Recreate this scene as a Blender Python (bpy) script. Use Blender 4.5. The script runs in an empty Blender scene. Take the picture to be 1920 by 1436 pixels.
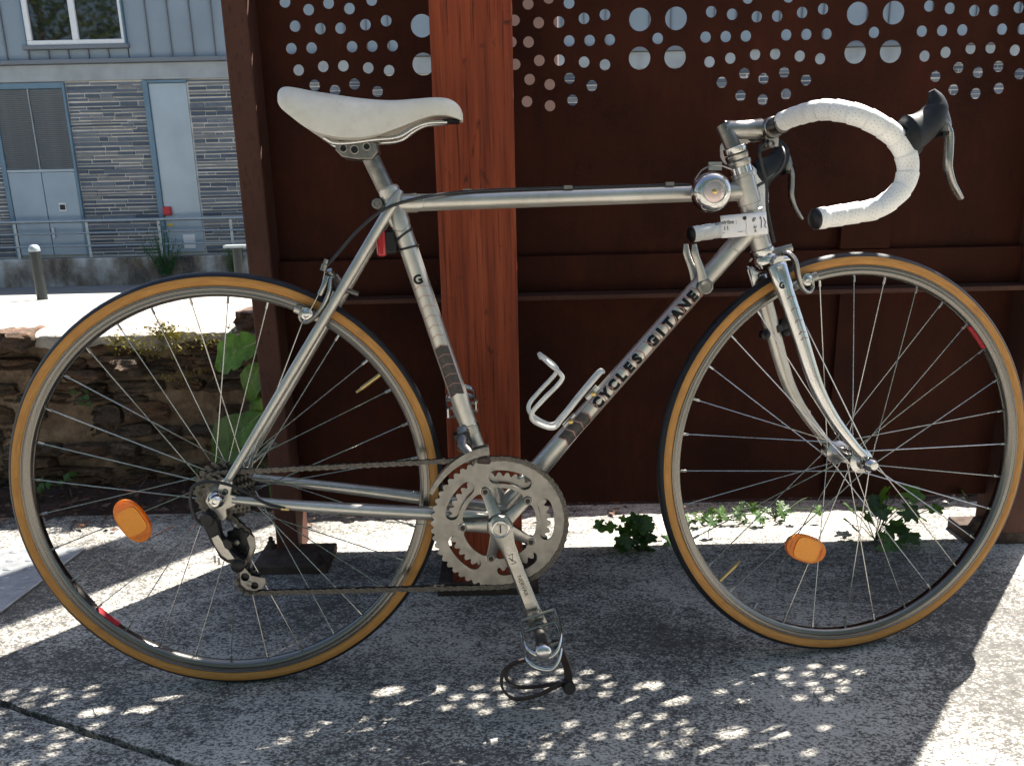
import bpy, bmesh, math, random
import numpy as np
from mathutils import Vector, Matrix, noise as mnoise

random.seed(7)
scene = bpy.context.scene
COL = scene.collection

# ------------------------------------------------------------------ camera
IMG_W, IMG_H = 1920.0, 1436.0
CX, CY = IMG_W / 2, IMG_H / 2
FPX = 1499.42
PITCH, ROLL, CAM_H = 0.25416, 0.02166, 0.80254
_cp, _sp = math.cos(PITCH), math.sin(PITCH)
FW = np.array([0, _cp, -_sp])
_u0 = np.array([0, _sp, _cp])
_r0 = np.array([1.0, 0, 0])
RT = math.cos(ROLL) * _r0 - math.sin(ROLL) * _u0
UP = math.sin(ROLL) * _r0 + math.cos(ROLL) * _u0
EYE = np.array([0, 0, CAM_H])

cam_data = bpy.data.cameras.new("camera")
cam_data.sensor_width = 36.0
cam_data.sensor_fit = 'HORIZONTAL'
cam_data.lens = FPX / IMG_W * 36.0
cam_data.clip_start = 0.02
cam_data.clip_end = 400
cam = bpy.data.objects.new("camera", cam_data)
COL.objects.link(cam)
cam.matrix_world = Matrix(((RT[0], UP[0], -FW[0], EYE[0]),
                           (RT[1], UP[1], -FW[1], EYE[1]),
                           (RT[2], UP[2], -FW[2], EYE[2]),
                           (0, 0, 0, 1)))
scene.camera = cam

# ------------------------------------------------------------------ sky, sun, exposure
SUN_V = Vector((0.466, 0.537, 1.0)).normalized()      # towards the sun
world = bpy.data.worlds.new("World")
scene.world = world
world.use_nodes = True
wn = world.node_tree
bg = wn.nodes["Background"]
sky = wn.nodes.new("ShaderNodeTexSky")
sky.sky_type = 'NISHITA'
sky.sun_disc = False
sky.sun_elevation = math.asin(SUN_V.z)
sky.sun_rotation = math.atan2(SUN_V.x, SUN_V.y)
sky.air_density = 1.0
sky.dust_density = 2.0
sky.ozone_density = 0.6
wn.links.new(sky.outputs[0], bg.inputs[0])
bg.inputs[1].default_value = 0.055
sun_data = bpy.data.lights.new("sun", 'SUN')
sun_data.energy = 5.0
sun_data.angle = math.radians(0.55)
sun_data.color = (1.0, 0.95, 0.86)
sun = bpy.data.objects.new("sun", sun_data)
COL.objects.link(sun)
sun.rotation_euler = SUN_V.to_track_quat('Z', 'Y').to_euler()
scene.view_settings.view_transform = 'Standard'
scene.view_settings.look = 'None'
scene.view_settings.gamma = 1.0
scene.view_settings.use_curve_mapping = False
scene.view_settings.exposure = 2.1
scene.render.engine = 'CYCLES'
scene.cycles.max_bounces = 10
scene.cycles.diffuse_bounces = 5
scene.cycles.glossy_bounces = 5
scene.cycles.caustics_reflective = False
scene.cycles.caustics_refractive = False

# ------------------------------------------------------------------ measuring helpers (photo survey -> metres)
def ray(px, py):
    return FW + RT * (px - CX) / FPX - UP * (py - CY) / FPX
def ground(px, py, z=0.0):
    d = ray(px, py)
    return EYE + d * ((z - CAM_H) / d[2])
def yplane(px, py, Y):
    d = ray(px, py)
    return EYE + d * (Y / d[1])
YAW, LEAN, STEER = 0.05177, 0.0733, 0.14127
RT_WHEEL = 0.3365
BFX = np.array([math.cos(YAW), math.sin(YAW), 0])
_n0 = np.array([math.sin(YAW), -math.cos(YAW), 0])
_z = np.array([0, 0, 1.0])
BUP = math.cos(LEAN) * _z - math.sin(LEAN) * _n0
BN = math.cos(LEAN) * _n0 + math.sin(LEAN) * _z
BC = np.array([-0.45013, 1.18772, RT_WHEEL * math.cos(LEAN)])   # rear axle
def _rot(v, k, a):
    return v * math.cos(a) + np.cross(k, v) * math.sin(a) + k * (k @ v) * (1 - math.cos(a))
_psi = math.radians(72.5)
_ax = -math.cos(_psi) * BFX + math.sin(_psi) * BUP
SF, SU, SN = [_rot(v, _ax, STEER) for v in (BFX, BUP, BN)]
SC = BC + BFX * 1.01072 + BN * -0.01649 + BUP * 0.00278         # front axle
# bike frame: x forward, y up from the rear contact, z towards the drive side
BORG = BC - RT_WHEEL * BUP
def w2b(P):
    d = np.asarray(P) - BORG
    return Vector((d @ BFX, d @ BUP, d @ BN))
def B(px, py, o=0.0):
    d = ray(px, py)
    t = ((BC + o * BN - EYE) @ BN) / (d @ BN)
    return w2b(EYE + d * t)
def S(px, py, o=0.0):
    d = ray(px, py)
    t = ((SC + o * SN - EYE) @ SN) / (d @ SN)
    P = EYE + d * t - SC
    return Vector((P @ SF, P @ SU, P @ SN))
def s2b(v):
    return w2b(SC + v[0] * SF + v[1] * SU + v[2] * SN)

# ------------------------------------------------------------------ object helpers
def tag(o, label=None, cat=None, group=None, kind=None):
    if label: o["label"] = label
    if cat: o["category"] = cat
    if group: o["group"] = group
    if kind: o["kind"] = kind
    return o
def empty(name, loc=(0, 0, 0), rz=0.0, parent=None):
    o = bpy.data.objects.new(name, None)
    o.empty_display_size = 0.1
    COL.objects.link(o)
    o.location = loc
    o.rotation_euler = (0, 0, rz)
    if parent: o.parent = parent
    return o
def inst(name, mesh, parent=None, mat4=None):
    o = bpy.data.objects.new(name, mesh)
    COL.objects.link(o)
    if parent: o.parent = parent
    if mat4 is not None: o.matrix_basis = mat4
    return o

def catmull(pts, n=8, closed=False):
    P = [Vector(p) for p in pts]
    out = []
    N = len(P)
    rng = range(N if closed else N - 1)
    for i in rng:
        p1, p2 = P[i], P[(i + 1) % N]
        p0 = P[i - 1] if (i > 0 or closed) else p1 * 2 - p2
        p3 = P[(i + 2) % N] if (i + 2 < N or closed) else p2 * 2 - p1
        for k in range(n):
            t = k / n
            out.append(0.5 * ((2 * p1) + (-p0 + p2) * t + (2 * p0 - 5 * p1 + 4 * p2 - p3) * t * t + (-p0 + 3 * p1 - 3 * p2 + p3) * t ** 3))
    if not closed: out.append(P[-1].copy())
    return out
def lerp(a, b, t): return a + (b - a) * t

class MB:
    """collects geometry for ONE mesh object"""
    def __init__(self, xf=None):
        self.v, self.f, self.m, self.uv = [], [], [], []
        self.xf = xf
    def _add(self, vs, fs, mi=0, uvs=None):
        b = len(self.v)
        if self.xf: vs = [self.xf(Vector(p)) for p in vs]
        self.v += [tuple(p) for p in vs]
        for k, f in enumerate(fs):
            self.f.append([b + i for i in f]); self.m.append(mi)
            self.uv.append(uvs[k] if uvs else [(0.0, 0.0)] * len(f))
        return self
    def tube(self, pts, r, seg=14, caps=True, closed=False, mi=0, flat=None, flatn=None):
        """pts: path; r: radius or list; flat: (sx, sy) section scale with flatn as reference normal"""
        P = [Vector(p) for p in pts]
        n = len(P)
        if isinstance(r, (int, float)): r = [r] * n
        elif len(r) != n:
            r = [np.interp(i / (n - 1), np.linspace(0, 1, len(r)), r) for i in range(n)]
        T = []
        for i in range(n):
            a = P[(i - 1) % n] if (closed or i > 0) else P[i]
            c = P[(i + 1) % n] if (closed or i < n - 1) else P[i]
            t = (c - a)
            T.append(t.normalized() if t.length > 1e-9 else Vector((0, 0, 1)))
        ref = Vector(flatn) if flatn is not None else Vector((0, 0, 1))
        if abs(ref.dot(T[0])) > 0.95: ref = Vector((0, 1, 0)) if abs(T[0].y) < 0.9 else Vector((1, 0, 0))
        N = (ref - T[0] * ref.dot(T[0])).normalized()
        vs, fs, uvs = [], [], []
        L = 0.0
        Ls = []
        for i in range(n):
            if i:
                N = (N - T[i] * N.dot(T[i]))
                N = N.normalized() if N.length > 1e-9 else T[i].orthogonal().normalized()
                L += (P[i] - P[i - 1]).length
            if flatn is not None:
                N2 = Vector(flatn) - T[i] * Vector(flatn).dot(T[i])
                if N2.length > 1e-4: N = N2.normalized()
            Ls.append(L)
            Bn = T[i].cross(N)
            sx, sy = flat if flat else (1, 1)
            for k in range(seg):
                a = 2 * math.pi * k / seg
                vs.append(P[i] + N * (math.cos(a) * r[i] * sx) + Bn * (math.sin(a) * r[i] * sy))
        for i in range(n if closed else n - 1):
            j = (i + 1) % n
            for k in range(seg):
                k2 = (k + 1) % seg
                fs.append([i * seg + k, i * seg + k2, j * seg + k2, j * seg + k])
                l2 = Ls[j] if j else L
                uvs.append([(Ls[i], k / seg), (Ls[i], (k + 1) / seg), (l2, (k + 1) / seg), (l2, k / seg)])
        if caps and not closed:
            fs.append(list(range(seg))[::-1]); uvs.append([(0, 0)] * seg)
            fs.append([(n - 1) * seg + k for k in range(seg)]); uvs.append([(0, 0)] * seg)
        return self._add(vs, fs, mi, uvs)
    def box(self, c, s, mi=0, rot=None):
        c = Vector(c)
        vs = []
        for dx in (-.5, .5):
            for dy in (-.5, .5):
                for dz in (-.5, .5):
                    p = Vector((dx * s[0], dy * s[1], dz * s[2]))
                    if rot is not None: p = rot @ p
                    vs.append(c + p)
        fs = [[0, 1, 3, 2], [4, 6, 7, 5], [0, 4, 5, 1], [2, 3, 7, 6], [0, 2, 6, 4], [1, 5, 7, 3]]
        return self._add(vs, fs, mi)
    def lathe(self, prof, org, axis, seg=24, mi=0, caps=True):
        """prof: list of (r, h) along axis"""
        org, axis = Vector(org), Vector(axis).normalized()
        e1 = axis.orthogonal().normalized(); e2 = axis.cross(e1)
        vs, fs = [], []
        for (r, h) in prof:
            for k in range(seg):
                a = 2 * math.pi * k / seg
                vs.append(org + axis * h + (e1 * math.cos(a) + e2 * math.sin(a)) * max(r, 1e-5))
        for i in range(len(prof) - 1):
            for k in range(seg):
                k2 = (k + 1) % seg
                fs.append([i * seg + k, i * seg + k2, (i + 1) * seg + k2, (i + 1) * seg + k])
        if caps:
            fs.append(list(range(seg))[::-1]); n = len(prof) - 1
            fs.append([n * seg + k for k in range(seg)])
        return self._add(vs, fs, mi)
    def ring(self, prof, seg=160, closed=True, mi=0, c=(0, 0, 0), mis=None):
        """prof (r, o) swept round the local z axis in the x/y plane"""
        n = len(prof); vs, fs, uvs = [], [], []
        for k in range(seg):
            a = 2 * math.pi * k / seg
            for (r, o) in prof:
                vs.append((c[0] + r * math.cos(a), c[1] + r * math.sin(a), c[2] + o))
        b = len(self.v)
        rng = n if closed else n - 1
        idx = []
        for k in range(seg):
            k2 = (k + 1) % seg
            for i in range(rng):
                j = (i + 1) % n
                fs.append([k * n + i, k2 * n + i, k2 * n + j, k * n + j])
                uvs.append([(k / seg, i / n), ((k + 1) / seg, i / n), ((k + 1) / seg, (i + 1) / n), (k / seg, (i + 1) / n)])
                idx.append(mis[i] if mis else mi)
        m0 = len(self.m)
        self._add(vs, fs, mi, uvs)
        self.m[m0:] = idx
        return self
    def prism(self, poly, z0, z1, mi=0):
        """simple polygon (x, y) extruded along z"""
        n = len(poly)
        vs = [(p[0], p[1], z0) for p in poly] + [(p[0], p[1], z1) for p in poly]
        fs = [list(range(n))[::-1], [n + i for i in range(n)]]
        fs += [[i, (i + 1) % n, n + (i + 1) % n, n + i] for i in range(n)]
        return self._add(vs, fs, mi)
    def raw(self, vs, fs, mi=0):
        return self._add(vs, fs, mi)
    def mesh(self, name, mats, smooth=True, angle=40):
        me = bpy.data.meshes.new(name)
        me.from_pydata(self.v, [], self.f)
        if not isinstance(mats, (list, tuple)): mats = [mats]
        for mt in mats: me.materials.append(mt)
        me.polygons.foreach_set("material_index", self.m)
        uvl = me.uv_layers.new(name="UVMap")
        flat = [c for f in self.uv for uvp in f for c in uvp]
        uvl.data.foreach_set("uv", flat)
        me.update()
        bm = bmesh.new(); bm.from_mesh(me)
        bmesh.ops.recalc_face_normals(bm, faces=bm.faces)
        bm.to_mesh(me); bm.free()
        if smooth:
            me.polygons.foreach_set("use_smooth", [True] * len(me.polygons))
            me.set_sharp_from_angle(angle=math.radians(angle))
        return me
    def build(self, name, mats, parent=None, smooth=True, angle=40):
        return inst(name, self.mesh(name, mats, smooth, angle), parent)

def bevel_mod(o, w, seg=2, angle=35):
    md = o.modifiers.new("bevel", 'BEVEL')
    md.width = w; md.segments = seg; md.limit_method = 'ANGLE'; md.angle_limit = math.radians(angle)
    md.harden_normals = False
    return o

def flat_plate(name, outline, holes, thick, mat, parent=None, xf=None, bev=0.0):
    """2D polygon with holes, extruded; returns a mesh object (geometry in x/y, thickness along z, centred)"""
    cu = bpy.data.curves.new(name, 'CURVE')
    cu.dimensions = '2D'; cu.fill_mode = 'BOTH'; cu.extrude = thick / 2
    if bev: cu.bevel_depth = bev; cu.bevel_resolution = 1; cu.offset = -bev; cu.extrude = max(thick / 2 - bev, 1e-5)
    for poly in [outline] + list(holes):
        sp = cu.splines.new('POLY'); sp.points.add(len(poly) - 1)
        for i, p in enumerate(poly): sp.points[i].co = (p[0], p[1], 0, 1)
        sp.use_cyclic_u = True
    tmp = bpy.data.objects.new(name + "_tmp", cu)
    COL.objects.link(tmp)
    dg = bpy.context.evaluated_depsgraph_get()
    me = bpy.data.meshes.new_from_object(tmp.evaluated_get(dg))
    bpy.data.objects.remove(tmp); bpy.data.curves.remove(cu)
    me.name = name
    me.materials.clear(); me.materials.append(mat)
    if xf:
        for v in me.vertices: v.co = xf(v.co.copy())
    me.polygons.foreach_set("use_smooth", [True] * len(me.polygons))
    me.set_sharp_from_angle(angle=math.radians(35))
    return inst(name, me, parent)
def circ_pts(cx, cy, r, n=24, cw=False):
    return [(cx + r * math.cos(2 * math.pi * k / n), cy + r * math.sin(2 * math.pi * k / n)) for k in range(n)]

def text_geo(body, size, offset=0.0, maxedge=0.003):
    """text -> (verts2d, tris), centred at x=0..width"""
    cu = bpy.data.curves.new("t", 'FONT')
    cu.body = body; cu.size = size; cu.offset = offset; cu.resolution_u = 4
    cu.align_x = 'CENTER'; cu.align_y = 'CENTER'
    tmp = bpy.data.objects.new("t", cu); COL.objects.link(tmp)
    dg = bpy.context.evaluated_depsgraph_get()
    me = bpy.data.meshes.new_from_object(tmp.evaluated_get(dg))
    bpy.data.objects.remove(tmp); bpy.data.curves.remove(cu)
    bm = bmesh.new(); bm.from_mesh(me); bpy.data.meshes.remove(me)
    bmesh.ops.triangulate(bm, faces=bm.faces)
    for _ in range(4):
        es = [e for e in bm.edges if e.calc_length() > maxedge]
        if not es: break
        bmesh.ops.subdivide_edges(bm, edges=es, cuts=1)
        bmesh.ops.triangulate(bm, faces=bm.faces)
    bm.verts.index_update()
    vs = [(v.co.x, v.co.y) for v in bm.verts]
    fs = [[v.index for v in f.verts] for f in bm.faces]
    bm.free()
    return vs, fs
def strip2d(a, b, w, n=6):
    a, b = Vector(a), Vector(b); d = (b - a).normalized(); q = Vector((-d.y, d.x)) * w / 2
    vs, fs = [], []
    for i in range(n + 1):
        p = a.lerp(b, i / n); vs += [(p + q)[:], (p - q)[:]]
        if i: k = 2 * i; fs.append([k - 2, k - 1, k + 1, k])
    return vs, fs
# ------------------------------------------------------------------ materials
class NT:
    def __init__(self, name):
        self.m = bpy.data.materials.new(name); self.m.use_nodes = True
        self.t = self.m.node_tree; self.n = self.t.nodes
        self.p = self.n["Principled BSDF"]; self.out = self.n["Material Output"]
    def new(self, typ, **kw):
        nd = self.n.new(typ)
        for k, v in kw.items():
            if hasattr(nd, k): setattr(nd, k, v)
        return nd
    def link(self, a, b): self.t.links.new(a, b)
    def coords(self, kind="Object", scale=(1, 1, 1), rot=(0, 0, 0)):
        tc = self.new("ShaderNodeTexCoord"); mp = self.new("ShaderNodeMapping")
        mp.inputs["Scale"].default_value = scale; mp.inputs["Rotation"].default_value = rot
        self.link(tc.outputs[kind], mp.inputs["Vector"]); return mp.outputs[0]
    def wpos(self, scale=(1, 1, 1), rot=(0, 0, 0)):
        g = self.new("ShaderNodeNewGeometry"); mp = self.new("ShaderNodeMapping")
        mp.inputs["Scale"].default_value = scale; mp.inputs["Rotation"].default_value = rot
        self.link(g.outputs["Position"], mp.inputs["Vector"]); return mp.outputs[0]
    def noise(self, vec, scale, detail=4, rough=0.55, dist=0.0):
        nd = self.new("ShaderNodeTexNoise"); nd.inputs["Scale"].default_value = scale
        nd.inputs["Detail"].default_value = detail; nd.inputs["Roughness"].default_value = rough
        nd.inputs["Distortion"].default_value = dist
        self.link(vec, nd.inputs["Vector"]); return nd.outputs["Fac"]
    def ramp(self, fac, stops, interp='LINEAR'):
        nd = self.new("ShaderNodeValToRGB"); cr = nd.color_ramp; cr.interpolation = interp
        while len(cr.elements) < len(stops): cr.elements.new(0.5)
        for e, (p, c) in zip(cr.elements, stops):
            e.position = p
            e.color = (c, c, c, 1) if isinstance(c, (int, float)) else (*c, 1)
        self.link(fac, nd.inputs[0]); return nd.outputs[0]
    def mix(self, fac, a, b, mode='MIX'):
        nd = self.new("ShaderNodeMix", data_type='RGBA', blend_type=mode)
        for s, v in ((0, fac), (6, a), (7, b)):
            if isinstance(v, (int, float)): nd.inputs[s].default_value = v
            elif isinstance(v, (tuple, list)): nd.inputs[s].default_value = (*v, 1)
            else: self.link(v, nd.inputs[s])
        return nd.outputs[2]
    def math(self, op, a, b=None, c=None):
        nd = self.new("ShaderNodeMath", operation=op)
        for i, v in enumerate((a, b, c)):
            if v is None: continue
            if isinstance(v, (int, float)): nd.inputs[i].default_value = v
            else: self.link(v, nd.inputs[i])
        return nd.outputs[0]
    def col(self, v):
        if isinstance(v, (tuple, list)): self.p.inputs["Base Color"].default_value = (*v, 1)
        else: self.link(v, self.p.inputs["Base Color"])
        return self
    def set(self, **kw):
        for k, v in kw.items():
            k = k.replace("_", " ")
            if isinstance(v, (int, float)): self.p.inputs[k].default_value = v
            elif isinstance(v, tuple): self.p.inputs[k].default_value = (*v, 1)
            else: self.link(v, self.p.inputs[k])
        return self
    def bump(self, h, strength=0.3, dist=0.002):
        nd = self.new("ShaderNodeBump"); nd.inputs["Strength"].default_value = strength
        nd.inputs["Distance"].default_value = dist
        self.link(h, nd.inputs["Height"]); self.link(nd.outputs[0], self.p.inputs["Normal"]); return self
M = {}
def simple(name, c, rough=0.5, metal=0.0, var=0.12, nscale=60, bump=0.0, bscale=200, bdist=0.0006, coat=0.0):
    t = NT(name); v = t.coords()
    n = t.noise(v, nscale, 4)
    lo = tuple(max(0, x * (1 - var)) for x in c); hi = tuple(min(1, x * (1 + var)) for x in c)
    t.col(t.ramp(n, [(0.3, lo), (0.7, hi)]))
    t.set(Metallic=metal)
    t.set(Roughness=t.ramp(t.noise(v, nscale * 0.6, 3), [(0.3, max(0.02, rough - 0.06)), (0.7, min(1, rough + 0.08))]))
    if bump: t.bump(t.noise(v, bscale, 3), bump, bdist)
    if coat: t.set(Coat_Weight=coat)
    M[name] = t.m
    return t.m

# silver metallic frame paint with chips and grime
t = NT("silver_paint"); v = t.coords()
base = t.ramp(t.noise(v, 9, 3), [(0.3, (0.42, 0.402, 0.366)), (0.7, (0.52, 0.502, 0.465))])
chip = t.ramp(t.noise(v, 95, 6, 0.7), [(0.70, 0.0), (0.735, 1.0)])
big = t.ramp(t.noise(v, 14, 2), [(0.5, 0.0), (0.62, 1.0)])
chipm = t.math('MULTIPLY', chip, big)
grime = t.ramp(t.noise(v, 30, 5, 0.65), [(0.45, 0.0), (0.8, 0.35)])
c1 = t.mix(grime, base, (0.22, 0.18, 0.13))
t.col(t.mix(chipm, c1, (0.045, 0.035, 0.03)))
t.set(Metallic=t.math('SUBTRACT', 0.72, t.math('MULTIPLY', chipm, 0.6)), Roughness=t.ramp(t.noise(v, 40, 3), [(0.3, 0.28), (0.7, 0.38)]), Coat_Weight=0.15)
t.bump(t.noise(v, 350, 2), 0.04, 0.0004)
M["silver"] = t.m
simple("chrome", (0.52, 0.515, 0.505), 0.16, 1.0, 0.08, 40, 0.03, 60)
simple("alloy", (0.33, 0.318, 0.295), 0.29, 1.0, 0.12, 70, 0.06, 400, 0.0003)
simple("alloy_dark", (0.20, 0.19, 0.175), 0.40, 1.0, 0.25, 80, 0.06, 300, 0.0003)
simple("steel_spoke", (0.42, 0.415, 0.405), 0.22, 1.0, 0.1, 200)
t = NT("chain_steel"); v = t.coords()
t.col(t.ramp(t.noise(v, 300, 4), [(0.3, (0.040, 0.037, 0.034)), (0.75, (0.165, 0.152, 0.136))])).set(Metallic=0.85, Roughness=0.45)
M["chain"] = t.m
# rim: brushed along the ring
t = NT("rim_alloy"); v = t.coords("UV", (6, 220, 1))
n = t.noise(v, 1, 3, 0.6)
t.col(t.ramp(n, [(0.3, (0.07, 0.066, 0.060)), (0.7, (0.30, 0.285, 0.262))])).set(Metallic=1.0, Roughness=0.27)
t.bump(n, 0.10, 0.0008)
M["rim"] = t.m
# tyre sidewall / tread
t = NT("tyre_sidewall"); v = t.coords("UV", (60, 22, 1)); v2 = t.coords()
c = t.ramp(t.noise(v, 1, 4, 0.6), [(0.3, (0.35, 0.147, 0.028)), (0.7, (0.49, 0.235, 0.052))])
st = t.ramp(t.noise(v2, 45, 5, 0.6), [(0.62, 0.0), (0.80, 0.55)])
t.col(t.mix(st, c, (0.19, 0.065, 0.014))).set(Roughness=0.62)
t.bump(t.noise(t.coords("UV", (2200, 40, 1)), 1, 2), 0.10, 0.0004)
M["sidewall"] = t.m
t = NT("tyre_tread"); v = t.coords("UV", (1300, 60, 1))
ch = t.new("ShaderNodeTexChecker"); ch.inputs["Scale"].default_value = 1.0
t.link(v, ch.inputs["Vector"])
t.col(t.ramp(t.noise(t.coords(), 50, 4), [(0.3, (0.006, 0.007, 0.010)), (0.75, (0.015, 0.017, 0.022))])).set(Roughness=0.46, Specular_IOR_Level=0.3)
t.bump(ch.outputs["Fac"], 0.25, 0.0005)
M["tread"] = t.m
simple("black_rubber", (0.009, 0.0095, 0.011), 0.5, 0, 0.3, 60, 0.08, 500, 0.0003)
simple("black_plastic", (0.008, 0.008, 0.009), 0.35, 0, 0.3, 60)
simple("hood_rubber", (0.009, 0.011, 0.014), 0.55, 0, 0.3, 50, 0.1, 700, 0.0003)
M["hood_rubber"].node_tree.nodes["Principled BSDF"].inputs["Specular IOR Level"].default_value = 0.25
M["black_plastic"].node_tree.nodes["Principled BSDF"].inputs["Specular IOR Level"].default_value = 0.3
# white perforated bar tape
t = NT("bar_tape")
tc = t.new("ShaderNodeTexCoord"); sx = t.new("ShaderNodeSeparateXYZ"); t.link(tc.outputs["UV"], sx.inputs[0])
U_, V_ = sx.outputs[0], sx.outputs[1]
uu = t.math('ADD', U_, t.math('MULTIPLY', V_, 0.024))       # helix
row = t.math('MULTIPLY', uu, 1 / 0.0052)
rowf = t.math('FRACT', row)
stag = t.math('MULTIPLY', t.math('FLOOR', row), 0.5)
colp = t.math('FRACT', t.math('ADD', t.math('MULTIPLY', V_, 17.0), stag))
d = t.math('SQRT', t.math('ADD', t.math('POWER', t.math('MULTIPLY', t.math('SUBTRACT', rowf, 0.5), 0.0052), 2.0),
                         t.math('POWER', t.math('MULTIPLY', t.math('SUBTRACT', colp, 0.5), 0.0053), 2.0)))
dot = t.math('LESS_THAN', d, 0.00045)
wrapf = t.math('FRACT', t.math('MULTIPLY', uu, 1 / 0.024))
band = t.math('GREATER_THAN', wrapf, 0.30)
seam = t.math('LESS_THAN', wrapf, 0.045)
dm = t.math('MULTIPLY', dot, band)
cc = t.ramp(t.noise(t.coords(), 40, 4), [(0.3, (0.72, 0.705, 0.68)), (0.7, (0.79, 0.78, 0.76))])
cc = t.mix(t.math('MULTIPLY', seam, 0.18), cc, (0.45, 0.43, 0.40))
t.col(t.mix(dm, cc, (0.05, 0.05, 0.05))).set(Roughness=0.55)
h = t.math('SUBTRACT', wrapf, dm)
t.bump(h, 0.35, 0.0012)
M["tape"] = t.m
t = NT("saddle_vinyl"); v = t.coords()
cc = t.ramp(t.noise(v, 14, 5, 0.6), [(0.3, (0.56, 0.52, 0.445)), (0.7, (0.68, 0.645, 0.575))])
g = t.ramp(t.noise(v, 55, 6, 0.7), [(0.5, 0.0), (0.85, 0.4)])
t.col(t.mix(g, cc, (0.36, 0.31, 0.24))).set(Roughness=0.42)
t.bump(t.noise(v, 900, 2), 0.06, 0.0003)
M["saddle"] = t.m
simple("white_alloy", (0.66, 0.65, 0.62), 0.35, 0.25, 0.15, 60)
simple("paper", (0.78, 0.76, 0.78), 0.7, 0, 0.04, 60)
simple("ink", (0.012, 0.012, 0.014), 0.6)
simple("decal_black", (0.006, 0.0065, 0.009), 0.5)
M["decal_black"].node_tree.nodes["Principled BSDF"].inputs["Specular IOR Level"].default_value = 0.2
simple("decal_dark", (0.045, 0.038, 0.034), 0.45, 0.2, 0.35, 160)
simple("decal_pink", (0.34, 0.15, 0.125), 0.5)
simple("ring_alloy", (0.215, 0.206, 0.190), 0.36, 1.0, 0.16, 60, 0.06, 400, 0.0003)
simple("polished", (0.55, 0.54, 0.52), 0.30, 1.0, 0.08, 60)
simple("amber_lens", (0.92, 0.30, 0.012), 0.25, 0, 0.15, 900, 0.6, 900, 0.0006)
simple("decal_red", (0.42, 0.02, 0.03), 0.4, 0, 0.3, 300)
simple("brass", (0.55, 0.40, 0.17), 0.3, 1.0)
simple("copper_cap", (0.42, 0.27, 0.22), 0.3, 1.0)
simple("clear_plate", (0.62, 0.50, 0.48), 0.30, 0.9)
simple("leather", (0.035, 0.022, 0.018), 0.55, 0, 0.4, 80, 0.15, 400, 0.0004)
t = NT("amber_reflector"); v = t.coords()
vo = t.new("ShaderNodeTexVoronoi"); vo.inputs["Scale"].default_value = 420; t.link(v, vo.inputs["Vector"])
cc = t.ramp(vo.outputs["Distance"], [(0.0, (0.97, 0.46, 0.03)), (0.5, (0.90, 0.27, 0.010))])
t.col(cc).set(Roughness=0.15, Coat_Weight=0.6)
t.bump(vo.outputs["Distance"], 0.7, 0.001)
tr = t.new("ShaderNodeBsdfTranslucent"); t.link(cc, tr.inputs["Color"])
mx = t.new("ShaderNodeMixShader"); mx.inputs[0].default_value = 0.45
t.link(t.p.outputs[0], mx.inputs[1]); t.link(tr.outputs[0], mx.inputs[2]); t.link(mx.outputs[0], t.out.inputs[0])
M["amber"] = t.m
t = NT("red_lens"); t.col((0.50, 0.012, 0.02)).set(Roughness=0.12, Transmission_Weight=0.2, Coat_Weight=0.4)
t.bump(t.noise(t.coords(), 240, 2), 0.2, 0.001); M["red_lens"] = t.m

# ---- setting
t = NT("corten_steel"); v = t.wpos()
n1 = t.noise(v, 5, 5, 0.6); n2 = t.noise(t.wpos((60, 60, 14)), 1, 4, 0.65); n3 = t.noise(v, 260, 3, 0.6)
c = t.ramp(n1, [(0.34, (0.024, 0.0068, 0.0045)), (0.64, (0.058, 0.0165, 0.0095))])
c = t.mix(t.ramp(n2, [(0.35, 0.0), (0.75, 0.55)]), c, (0.021, 0.0085, 0.007))
c = t.mix(t.ramp(n3, [(0.45, 0.0), (0.75, 0.45)]), c, (0.058, 0.0180, 0.0100))
t.col(c).set(Roughness=t.ramp(n1, [(0.3, 0.62), (0.7, 0.80)]))
t.bump(n3, 0.30, 0.0010)
t.set(Specular_IOR_Level=0.08); M["corten"] = t.m
t = NT("corten_post"); v = t.wpos()
n1 = t.noise(v, 7, 5, 0.6); n3 = t.noise(t.wpos((1, 1, 0.35)), 150, 4, 0.6)
c = t.ramp(n1, [(0.3, (0.055, 0.023, 0.017)), (0.7, (0.085, 0.036, 0.026))])
c = t.mix(t.ramp(n3, [(0.55, 0.0), (0.70, 0.7)]), c, (0.035, 0.015, 0.012))
t.col(c).set(Roughness=0.72); t.bump(n3, 0.25, 0.001)
t.set(Specular_IOR_Level=0.2); M["corten_post"] = t.m
t = NT("dusty_steel"); v = t.wpos()
t.col(t.ramp(t.noise(v, 40, 5, 0.65), [(0.3, (0.035, 0.020, 0.015)), (0.7, (0.085, 0.066, 0.055))])).set(Roughness=0.9, Specular_IOR_Level=0.2)
t.bump(t.noise(v, 120, 4), 0.5, 0.003); M["dusty_steel"] = t.m
t = NT("stained_wood"); v = t.wpos((55, 55, 2.4)); v2 = t.wpos((1, 1, 0.5))
wv = t.noise(v, 1, 5, 0.62, 0.4); fine = t.noise(t.wpos((220, 220, 5)), 1, 3, 0.6); big = t.noise(v2, 6, 3)
c = t.ramp(wv, [(0.25, (0.125, 0.022, 0.0095)), (0.55, (0.245, 0.048, 0.018)), (0.8, (0.33, 0.075, 0.029))])
c = t.mix(t.ramp(fine, [(0.52, 0.0), (0.68, 0.85)]), c, (0.055, 0.010, 0.006))
kn = t.ramp(t.noise(t.wpos((11, 11, 5)), 2.2, 5, 0.65, 1.6), [(0.60, 0.0), (0.70, 0.85)])
c = t.mix(kn, c, (0.045, 0.012, 0.008))
c = t.mix(t.ramp(big, [(0.5, 0.0), (0.8, 0.3)]), c, (0.22, 0.055, 0.028))
t.col(c).set(Roughness=0.60)
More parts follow.
